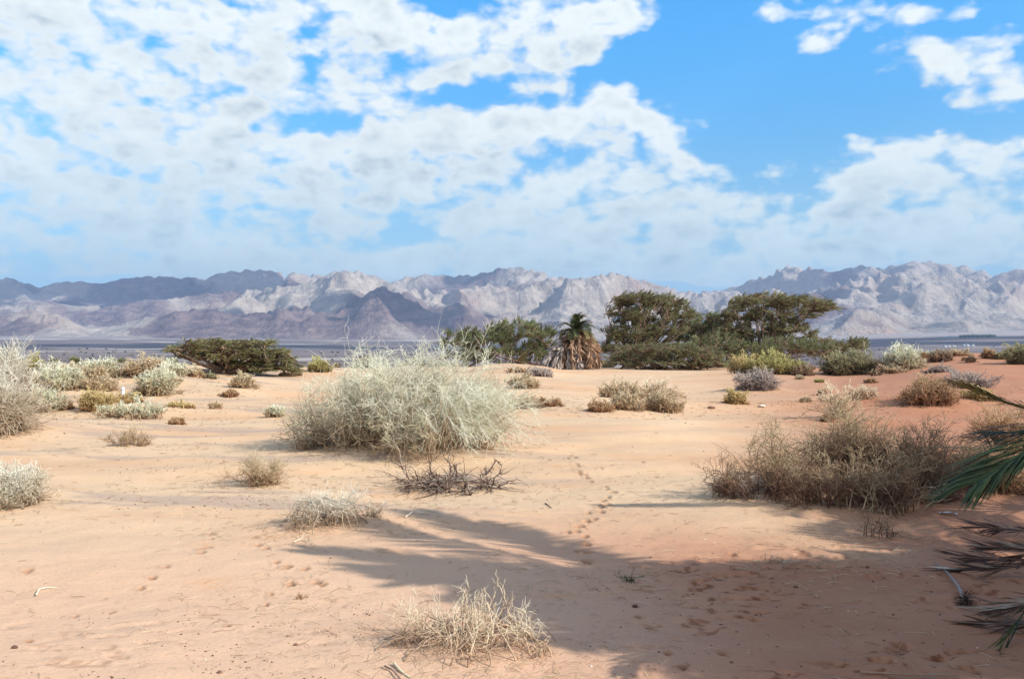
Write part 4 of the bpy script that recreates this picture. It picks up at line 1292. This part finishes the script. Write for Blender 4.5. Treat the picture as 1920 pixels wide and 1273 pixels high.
acacia('wind_swept_acacia', 'tall wind swept acacia with bare brown limbs just right of the palm', 1190, 692,
       [(1195, 562, 52, 12, 2.6), (1240, 570, 46, 14, 2.4), (1160, 585, 38, 20, 1.8), (1275, 592, 32, 14, 2.), (1205, 595, 62, 22, 2.6), (1180, 625, 52, 28, 2.4), (1245, 622, 52, 20, 2.2), (1160, 655, 40, 28, 2.2), (1225, 650, 60, 22, 2)],
       foot=(6, 0), mat='green', wind=(.75, 0, .34), limbs=54, n2=800, n3=6000, nl=105000, leaf=(.19, .034), topb=.3, dist=80, radius=.11)
acacia('umbrella_acacia', 'tall spreading acacia with crown reaching right over the pale bushes', 1430, 690,
       [(1430, 566, 66, 14, 3), (1490, 570, 62, 13, 2.6), (1545, 580, 30, 8, 1.1), (1385, 590, 44, 22, 2), (1460, 592, 72, 18, 2.6), (1400, 620, 60, 26, 2.4), (1470, 618, 56, 20, 1.8), (1360, 635, 44, 26, 1.6), (1430, 645, 60, 20, 1.8), (1520, 640, 36, 14, .6)],
       foot=(10, 0), mat='green', wind=(.65, 0, .2), limbs=54, n2=800, n3=6000, nl=105000, leaf=(.19, .034), topb=.3, dist=79, radius=.11)
acacia('feathery_acacia', 'feathery green acacia filling the gap between the two tall acacias', 1325, 690,
       [(1320, 610, 46, 16, 2), (1350, 600, 34, 14, 1.2), (1300, 635, 50, 20, 2), (1345, 632, 46, 20, 1.6), (1320, 660, 60, 22, 2)],
       foot=(20, 0), mat='tamarisk', wind=(.6, 0, .3), limbs=34, n2=420, n3=3600, nl=36000, leaf=(.2, .045), topb=.4, dist=83, radius=.08)
acacia('umbrella_acacia', 'low wide green acacia spreading on the sand in front of the tall ones', 1240, 698,
       [(1240, 655, 92, 11, 3), (1190, 670, 58, 11, 1.6), (1290, 667, 80, 11, 2), (1230, 682, 95, 12, 1.8), (1330, 684, 36, 10, .8)],
       foot=(40, 0), mat='tamarisk', wind=(.4, 0, .04), limbs=40, n2=460, n3=5200, nl=30000, leaf=(.17, .045), topb=.6, dist=71, radius=.07, flatz=.6)
acacia('green_thicket', 'mid green thicket between the two tall acacias', 1345, 690,
       [(1345, 652, 56, 26, 2), (1410, 665, 60, 20, 2), (1470, 655, 60, 20, 2), (1530, 660, 34, 18, 1)],
       foot=(70, 0), mat='tamarisk', wind=(.3, 0, .2), limbs=34, n2=400, n3=3600, nl=34000, leaf=(.17, .045), topb=.5, dist=76, radius=.06)
acacia('green_thicket', 'small olive acacia behind the sage bush at the right end of the grove', 1590, 690,
       [(1590, 652, 36, 10, 2), (1605, 645, 18, 7, .8), (1560, 668, 40, 12, 1)],
       foot=(14, 0), mat='green', wind=(.3, 0, .1), limbs=16, n2=160, n3=1200, nl=9000, leaf=(.17, .05), topb=.7, dist=84, radius=.06)
# dark little trees beyond the crest
for lab, px, w, h, d in [('tiny dark tree beyond the crest at far left', 140, 9, 14, 150), ('dark low tree clump beyond the crest left of the flat acacia', 225, 44, 12, 165),
                         ('tiny dark tree beyond the crest between two pale bushes', 320, 14, 11, 160), ('small dark tree beyond the crest near the left edge', 33, 18, 9, 165), ('very small dark tree beyond the crest right of the first', 102, 14, 8, 170)]:
    x, y, z = at(px, d)
    top = 681
    bz = float(z)
    acacia('distant_tree', lab, px, 690, [(px, top, w / 2, h / 2, 1)], foot=(1, 0), limbs=6, n2=30, n3=120, nl=900, leaf=(.35, .16), dist=d, radius=.08, wind=(.1, 0, .2))


# ------------------------------------------------------------------ PALMS
def shades_bright(P):
    """true when a leaf would shade sand that lies in full sun in the photograph"""
    hgt = P[:, 2] - G(P[:, 0], P[:, 1])
    sx = P[:, 0] - SHIFT[0] * hgt; sy = P[:, 1] - SHIFT[1] * hgt
    a = (sy < 7.3) & (sx < .63 - (sy - 4.5) * .80 + .15)
    b = (sy >= 6.85) & (sx < 2.5)
    return bool((a | b).any())


def frond(mb, base, az, el, length, droop, nleaf, ll, lw, tone, fwd=.9, vee=.35, start=.18, kp=12, side_n=None, rach=.018, path=None, clear=False):
    """one feather leaf; returns rachis"""
    d = np.array([cos(az) * cos(el), sin(az) * cos(el), sin(el)])
    P = [np.array(base, float)]
    step = length / (kp - 1)
    for i in range(1, kp):
        d = d + np.array([0, 0, -droop * (i / kp) * 2 / kp]); d = d / np.linalg.norm(d)
        P.append(P[-1] + d * step)
    P = np.array(P)
    if path is not None:
        q_ = np.array(path, float); ti = np.linspace(0, 1, kp) * (len(q_) - 1)
        P = np.stack([np.interp(ti, np.arange(len(q_)), q_[:, j]) for j in range(3)], -1)
        for _ in range(2):
            P[1:-1] = (P[:-2] + P[1:-1] * 2 + P[2:]) / 4
    P[:, 2] = np.maximum(P[:, 2], G(P[:, 0], P[:, 1]) + .02)
    if clear and (((P[:, 1] > .2) & (P[:, 0] < .60 * P[:, 1] + .25)).any() or shades_bright(P)):
        return None
    tubes(mb, P[None], taper(1, kp, rach, rach * .25), np.array([min(1, tone + .15)]), 4)
    t = np.linspace(start, 1, nleaf) ** .9 * (kp - 1)
    k = np.clip(t.astype(int), 0, kp - 2); f = (t - k)[:, None]
    C = P[k] * (1 - f) + P[k + 1] * f
    Tn = norm(P[k + 1] - P[k])
    S = norm(np.cross(Tn, np.array([0, 0, 1.]) + 1e-3)); N_ = np.cross(S, Tn)
    env = np.sin(np.clip(np.linspace(.12, .93, nleaf), 0, 1) * pi) ** .5
    for sgn in (-1, 1):
        ff = (fwd * (.75 + .6 * np.linspace(0, 1, nleaf)))[:, None] + rng.normal(size=(nleaf, 1)) * .14
        D = norm(Tn * ff + sgn * S * 1.0 + N_ * (vee + rng.normal(size=(nleaf, 1)) * .16))
        L_ = (ll * env * rng.uniform(.85, 1.1, nleaf))[:, None]
        D2 = norm(D + np.array([0, 0, -.22]))
        Wd = norm(np.cross(D, N_)) * lw * .5
        up_ = N_ * lw * .22
        a0 = C; a1 = C + D * L_ * .5; a2 = a1 + D2 * L_ * .5
        n = nleaf
        V = np.stack([a0 - Wd * .5, a0 + Wd * .5, a1 + Wd + up_, a1 - Wd + up_, a2 + Wd * .1, a2 - Wd * .1], 1)
        i0 = np.arange(n) * 6
        Q = np.concatenate([np.stack([i0, i0 + 1, i0 + 2, i0 + 3], -1), np.stack([i0 + 3, i0 + 2, i0 + 4, i0 + 5], -1)])
        tn = np.clip(tone + rng.normal(size=n) * .13, 0, 1)
        mb.add(V.reshape(-1, 3), Q, np.repeat(tn, 6))
    return P


def hanging(mb, base, az, r_out, drop, tone, w=.05, nl=26, kink=.0, flare=0., ll=.28, floor=True):
    """a dead leaf hanging down along the trunk, leaflets folded along its stalk"""
    kp = 8
    t = np.linspace(0, 1, kp)
    rad = r_out * (np.sin(np.clip(t * 2.2, 0, pi / 2))) + flare * t ** 2
    P = np.stack([base[0] + np.cos(az) * rad, base[1] + np.sin(az) * rad, base[2] + .16 * np.sin(t * pi) * (1 - t) - drop * t ** 1.25], -1)
    P = P + np.cumsum(rng.normal(size=P.shape) * .014, axis=0)
    if floor:
        P[:, 2] = np.maximum(P[:, 2], G(P[:, 0], P[:, 1]) + .01)
    tubes(mb, P[None], taper(1, kp, w * .55, w * .14), np.array([tone]), 4)
    tk = rng.uniform(.12, 1, nl) * (kp - 1); k = np.clip(tk.astype(int), 0, kp - 2); f = (tk - k)[:, None]
    C = P[k] * (1 - f) + P[k + 1] * f
    D = norm(norm(P[k + 1] - P[k]) + rng.normal(size=(nl, 3)) * .22)
    leafq(mb, C, D, ll * rng.uniform(.6, 1.3, nl), w * .8, np.clip(tone + rng.normal(size=nl) * .2, 0, 1))


# --- the shaggy palm in the middle distance
d = 72.0
px0 = 1062
x, y, z = at(px0, d)
s = d / F
r = empty('date_palm', 'shaggy date palm with green crown and long skirt of dead leaves', 'palm tree', (x, y, z))
top = CAMZ + (HOR - 624) * s
cxt = (1078 - 960) / F * d
mb = MB()
Pt = np.array([[[x - .1, y, z - .2], [x + .1, y, z + 1], [cxt, y, top - .3], [cxt, y, top + .1]]])
tubes(mb, Pt, np.array([[.45, .32, .3, .2]]), np.array([.3]), 12)
mb.build('trunk', M['palmbark'], r)
for i in range(44):
    a = rng.uniform(0, 2 * pi)
    e = rng.uniform(.15, 1.15) if i > 9 else rng.uniform(.9, 1.5)
    ln = rng.uniform(1.4, 2.0)
    if cos(a) > .3 and e < .7:
        ln *= 1.15
    mb = MB()
    frond(mb, (cxt, y, top + .05), a, e, ln, rng.uniform(1.5, 2.6), 30, .46, .06, rng.uniform(.3, .95), fwd=1.3, vee=.25, kp=10, rach=.03)
    mb.build('frond', M['frond'], r)
# brown upper skirt, in hanging bunches
for i in range(66):
    a = rng.uniform(0, 2 * pi)
    b0 = (cxt + cos(a) * .1, y + sin(a) * .1, top - rng.uniform(0, .5))
    mb = MB()
    dr = rng.uniform(1.6, 3.4)
    hanging(mb, b0, a, rng.uniform(1.1, 1.9), dr, rng.uniform(.3, .9), .13, 50, ll=.7)
    mb.build('dead_frond', M['deadfrond'], r)
# grey lower skirt flaring to the left foot
for i in range(34):
    a = rng.uniform(pi * .75, pi * 1.65)
    b0 = (x + .1 + cos(a) * .2, y + sin(a) * .2, z + rng.uniform(1.7, 2.5))
    mb = MB()
    hanging(mb, b0, a, rng.uniform(.8, 1.5), b0[2] - z, rng.uniform(.35, 1), .14, 42, flare=rng.uniform(.4, 1.0), ll=.6)
    mb.build('dead_frond', M['greyfrond'], r)
mb = MB()
for i in range(26):
    hanging(mb, (x + rng.uniform(.2, 1.0), y + rng.uniform(-.6, .2), z + .35), rng.uniform(-1.2, .3), .5, .33, rng.uniform(.4, 1), .07, 14, flare=rng.uniform(.5, 1.3), ll=.5)
tag(mb.build('fallen_fronds', M['greyfrond'], None, (x + .8, y, z)), 'heap of bleached fallen fronds spilling right from the foot of the palm', 'fallen fronds', kind='stuff')


# --- palms standing just outside the right edge: their leaves reach in and their shadows cross the sand
def clump_palm(label, x, y, h, fronds, skirt, tone=(.2, .6), paths=(), shade_n=0):
    z = float(G(x, y))
    r = empty('date_palm', label, 'palm tree', (x, y, z))
    mb = MB()
    tubes(mb, np.array([[[x, y, z - .2], [x, y, z + h * .5], [x, y, z + h]]]), np.array([[.32, .27, .22]]), np.array([.3]), 14)
    mb.build('trunk', M['palmbark'], r)
    for (a, e, ln, dr) in fronds:
        mb = MB()
        if frond(mb, (x + cos(a) * .1, y + sin(a) * .1, z + h), a, e, ln, dr, 78, .46, .026, rng.uniform(*tone), fwd=1.15, vee=.3, kp=14, rach=.016, clear=True) is not None:
            mb.build('frond', M['frond'], r)
    for (pts, tn, fw, ll, lw, nl, ve) in paths:
        mb = MB()
        frond(mb, (0, 0, 0), 0, 0, 1, 1, nl, ll, lw, tn, fwd=fw, vee=ve, kp=14, rach=.013, path=pts)
        mb.build('frond', M['frond'], r)
    made = 0
    for _ in range(4000):
        if made >= shade_n:
            break
        ty = random.uniform(4.1, 7.0); tx = random.uniform(.63 - (ty - 4.5) * .8, 4.2); zt = random.uniform(1.8, 4.2)
        tip = np.array([tx + SHIFT[0] * zt, ty + SHIFT[1] * zt, zt]); c_ = np.array([x, y, z + h])
        dl = np.linalg.norm(tip - c_)
        if dl > 3.0 or dl < 1.5 or tip[0] < .62 * tip[1] + .3 or tip[2] < h - .4:
            continue
        mid = (c_ + tip) / 2 + np.array([0, 0, .22 * dl]); mid2 = (mid + tip) / 2 + np.array([0, 0, .10 * dl])
        mb = MB()
        if frond(mb, c_, 0, 0, 1, 1, 80, .5, .034, rng.uniform(*tone), fwd=1.15, vee=.3, kp=12, rach=.016, path=[c_, (c_ + mid) / 2 + np.array([0, 0, .1 * dl]), mid, mid2, tip], clear=True) is not None:
            mb.build('frond', M['frond'], r); made += 1
    for i in range(skirt):
        a = rng.uniform(0, 2 * pi); b0 = (x + cos(a) * .15, y + sin(a) * .15, z + h - rng.uniform(0, .5))
        mb = MB()
        hanging(mb, b0, a, rng.uniform(.4, .75), rng.uniform(h * .7, h + .1), rng.uniform(.1, .8), .03, 60, flare=rng.uniform(0, .6), ll=.35)
        mb.build('dead_frond', M['deadfrond'], r)
    return r


def ring(n, el, ln, dr, a0=0., amin=-pi, amax=pi, jit=.12):
    out = []
    for i in range(n):
        a = a0 + amin + (amax - amin) * (i + .5) / n + random.uniform(-jit, jit)
        out.append((a, el + random.uniform(-.1, .1), ln * random.uniform(.88, 1.1), dr * random.uniform(.8, 1.2)))
    return out


# nearest palm: leaves towards the picture stay steep or hang low
near = ring(26, 1.38, 2.6, .7) + ring(26, 1.15, 2.4, 1.2) + ring(9, .8, 2.2, 1.6, 0, -1.3, 1.0) + ring(6, .2, 1.9, 1.8, 0, -1.3, .9)
NX, NY = 4.55, 4.2
nz = float(G(NX, NY)) + 1.45


def fp(px, py, y):
    return ((px - 960) / F * y, y, CAMZ + (HOR - py) / F * y)


clump_palm('young date palm just outside the right edge whose green leaves reach into the picture', NX, NY, 1.5, near, 24, shade_n=44, paths=[
    ([(NX, NY, nz), (3.4, 4.25, 1.52), fp(2080, 800, 4.2), fp(1960, 775, 4.15), fp(1872, 752, 4.1), fp(1815, 726, 4.05)], .85, 2.9, .38, .012, 60, .06),
    ([(NX, NY, nz), (3.4, 4.15, 1.55), fp(2120, 790, 4.0), fp(2000, 800, 3.95), fp(1945, 830, 3.9), fp(1878, 872, 3.85), fp(1832, 902, 3.8)], .3, 2.2, .42, .013, 84, .16),
    ([(NX, NY, nz), (3.3, 4.4, 1.55), fp(2060, 800, 4.3), fp(1940, 806, 4.3), fp(1880, 812, 4.3)], .2, 1.8, .42, .012, 46, .08),
    # tall leaves whose shadows run out across the sand
    ([(NX, NY, nz), (4.5, 4.3, 2.9), (4.35, 4.45, 3.7), (4.15, 4.5, 4.35)], .4, 1.3, .40, .03, 80, .2),
    ([(NX, NY, nz), (4.6, 4.2, 2.9), (4.5, 4.2, 3.6), (4.3, 4.05, 4.1)], .4, 1.3, .40, .03, 80, .2),
    ([(NX, NY, nz), (4.7, 4.9, 2.9), (4.75, 5.6, 3.7), (4.72, 6.15, 4.25)], .4, 1.0, .50, .04, 90, .5),
    ([(NX, NY, nz), (4.8, 4.7, 2.8), (4.9, 5.3, 3.5), (4.9, 5.8, 3.9)], .4, .9, .52, .04, 90, -.3),
    ([(NX, NY, nz), (4.65, 4.6, 3.0), (4.6, 5.1, 3.9), (4.55, 5.5, 4.4)], .4, .9, .50, .04, 90, .8),
    ([(NX, NY, nz), (4.8, 4.7, 2.9), (4.95, 5.2, 3.5), (5.0, 5.6, 3.8)], .4, 1.3, .38, .03, 80, .2),
    ])
clump_palm('date palm behind the nearest one beyond the right edge', 8.0, 7.7, 2.2, ring(12, 1.2, 2.2, 1.4) + ring(12, .75, 2.0, 1.9) + ring(10, .2, 1.8, 2.0), 26, paths=[
    ([(8.0, 7.7, 2.3), (6.8, 7.25, 2.75), (5.9, 7.15, 3.05), (5.2, 7.2, 3.25)], .4, 1.6, .26, .022, 70, .1),
    ([(8.0, 7.7, 2.3), (6.9, 7.0, 2.5), (6.1, 6.7, 2.4), (5.6, 6.6, 2.1)], .4, 1.2, .34, .024, 70, .1)])
clump_palm('date palm beyond the right edge on the camera side of the clump', 7.0, 3.0, 2.5, ring(14, 1.2, 2.5, 1.2) + ring(14, .75, 2.4, 1.7) + ring(10, .2, 2.0, 2.0), 26, shade_n=26)
clump_palm('date palm at the back of the clump out on the right', 7.5, 5.0, 2.6, ring(14, 1.2, 2.3, 1.4) + ring(14, .7, 2.2, 1.9) + ring(10, .1, 2.0, 2.0), 26, shade_n=16)

# dead fronds lying on the shaded sand at the right edge
def lying(label, pts, ll, mat='dead', tone=.25, lw=.016, nleaf=46, fwd=3.2):
    P = []
    for px, py, lift in pts:
        x, y, z = hit(px, py); P.append((x, y, z + lift))
    P = np.array(P); ti = np.linspace(0, len(P) - 1, 10)
    P = np.stack([np.interp(ti, np.arange(len(P)), P[:, j]) for j in range(3)], -1)
    mb = MB(); tubes(mb, P[None], taper(1, 10, .011, .003), np.array([tone + .2]), 4)
    t = rng.uniform(.05, 1, nleaf) * 9; k = np.clip(t.astype(int), 0, 8); f = (t - k)[:, None]
    C = P[k] * (1 - f) + P[k + 1] * f; Tn = norm(P[k + 1] - P[k])
    D = norm(Tn * fwd + rng.normal(size=(nleaf, 3)) * np.array([.8, .8, .5]) + np.array([0, 0, .15]))
    leafq(mb, C, D, ll * rng.uniform(.6, 1.2, nleaf), lw, np.clip(tone + rng.normal(size=nleaf) * .25, 0, 1))
    return tag(mb.build('fallen_frond', M[mat], None, tuple(P[0])), label, 'fallen frond', 'dead palm fronds lying at the right edge')


lying('topmost dead frond on the shaded sand right of the white scrap', [(1990, 1030, .12), (1900, 1015, .1), (1830, 997, .05)], .35, 'dead', .3)
lying('dark dead frond with thin tip below the topmost one', [(1990, 1062, .1), (1910, 1048, .08), (1850, 1036, .03)], .32, 'dead', .35)
lying('slender curved dead frond in the middle of the right edge', [(1990, 1062, .14), (1880, 1066, .06), (1805, 1050, .02)], .30, 'dead', .3)
lying('lower slender dead frond above the uprooted stalk', [(1990, 1078, .12), (1890, 1086, .07), (1795, 1073, .02)], .30, 'dead', .3)
lying('grey violet dead frond near the lower right corner', [(1990, 1175, .18), (1920, 1165, .1), (1862, 1152, .03)], .28, 'dead', .5)
lying('thin dead frond low in the lower right corner', [(1990, 1195, .1), (1900, 1185, .05), (1835, 1178, .02)], .26, 'dead', .3)
lying('green tipped frond propped on the sand in the lower right corner', [(2010, 1150, .5), (1940, 1180, .2), (1872, 1218, .02)], .25, 'frond', .5)

# uprooted stalk with its root ball
x1, y1, z1 = hit(1808, 1142)
r = empty('uprooted_stalk', 'grey curved stalk with a dark root ball lying in the palm shade', 'uprooted plant', (x1, y1, z1))
P = []
for px, py, l in [(1806, 1135, .03), (1795, 1110, .035), (1775, 1083, .03), (1749, 1058, .02)]:
    xx, yy, zz = hit(px, py); P.append((xx, yy, zz + l))
P = np.array(P)
ti = np.linspace(0, 3, 10); P = np.stack([np.interp(ti, range(4), P[:, j]) for j in range(3)], -1)
mb = MB(); tubes(mb, P[None], taper(1, 10, .013, .006), np.array([.35]), 8); mb.build('stalk', M['greyfrond'], r)
mb = MB(); P2 = grow(P[None, :2], 90, 0, .5, .09, 3, .1, (0, 0, 0), .4, 5); P2[..., 2] = np.maximum(P2[..., 2], G(P2[..., 0], P2[..., 1]) + .003)
tubes(mb, P2, taper(90, 5, .0035, .001), rng.uniform(0, .5, 90)); mb.build('roots', M['dead'], r)

# ------------------------------------------------------------------ FAR VALLEY: farm sheds and groves
msh, ksh, bsh = principled('faded_sheeting', .8, .1); bsh.inputs['Base Color'].default_value = (.36, .38, .40, 1)


def shed(px, dist, wpx, hpx, label):
    x, y, z = at(px, dist); s = dist / F
    W = wpx * s; Hh = hpx * s; Dp = W * .6
    r = empty('farm_shed', label, 'shed', (x, y, z), 'white farm sheds in the valley')
    n = 9; t = np.linspace(0, pi, n)
    px_ = np.cos(t) * W / 2; pz = Hh * .55 + np.sin(t) * Hh * .45
    mb = MB(); Va = np.stack([np.concatenate([px_, px_]), np.concatenate([np.full(n, -Dp / 2), np.full(n, Dp / 2)]), np.concatenate([pz, pz])], -1) + np.array([x, y, z])
    mb.add(Va, sheet_quads(2, n)); mb.build('roof', msh, r)
    mb = MB()
    w2 = W / 2 * .985; d2 = Dp / 2 * .97; hb_ = Hh * .55
    Vb = np.array([[sx * w2, sy * d2, zz] for zz in (-6, hb_) for (sx, sy) in ((-1, -1), (1, -1), (1, 1), (-1, 1))]) + np.array([x, y, z])
    mb.add(Vb, [[0, 1, 5, 4], [1, 2, 6, 5], [2, 3, 7, 6], [3, 0, 4, 7], [4, 5, 6, 7]])
    for sy in (-.96, .96):
        for q_ in range(n - 1):
            Vg = np.array([[px_[q_] * .98, sy * Dp / 2, pz[q_] - .3], [px_[q_ + 1] * .98, sy * Dp / 2, pz[q_ + 1] - .3], [px_[q_ + 1] * .98, sy * Dp / 2, hb_ * .99], [px_[q_] * .98, sy * Dp / 2, hb_ * .99]]) + np.array([x, y, z])
            mb.add(Vg, [[0, 1, 2, 3]])
    mb.build('wall', msh, r, smooth=False)


for i, (px, dd_, w, h, lab) in enumerate([(1772, 3650, 6, 5, 'leftmost white farm shed far out in the dark valley'), (1779, 3700, 6, 3.5, 'low white farm shed second from the left in the valley'), (1788, 3700, 7, 3, 'low wide white farm shed left of the gap in the valley'),
                                       (1808, 3700, 7, 4.5, 'white farm shed right of the gap in the valley'), (1814, 3680, 6, 5, 'tallest white farm shed in the right cluster'), (1824, 3720, 6, 4, 'rightmost white farm shed of the valley')]):
    shed(px, dd_, w, h, lab)
# long pale greenhouse and grove strips further out
mb = MB()
for i in range(260):
    px = random.uniform(1800, 1866) if i < 190 else random.uniform(1560, 1600); dist = random.uniform(5100, 5400) if i < 190 else random.uniform(3000, 3100)
    x, y, z = at(px, dist)
    Vg, Qg = uvs(6, 5)
    mb.add(Vg * np.array([random.uniform(6, 11), 8, random.uniform(4, 8)]) * (1 + rng.normal(size=(len(Vg), 1)) * .15) + np.array([x, y, z + 4]), Qg, random.random() * .5)
o = mb.build('date_grove', M['tamarisk']); o['kind'] = 'stuff'
shed(1782, 5200, 22, 3, 'long pale greenhouse beside the dark grove in the valley')
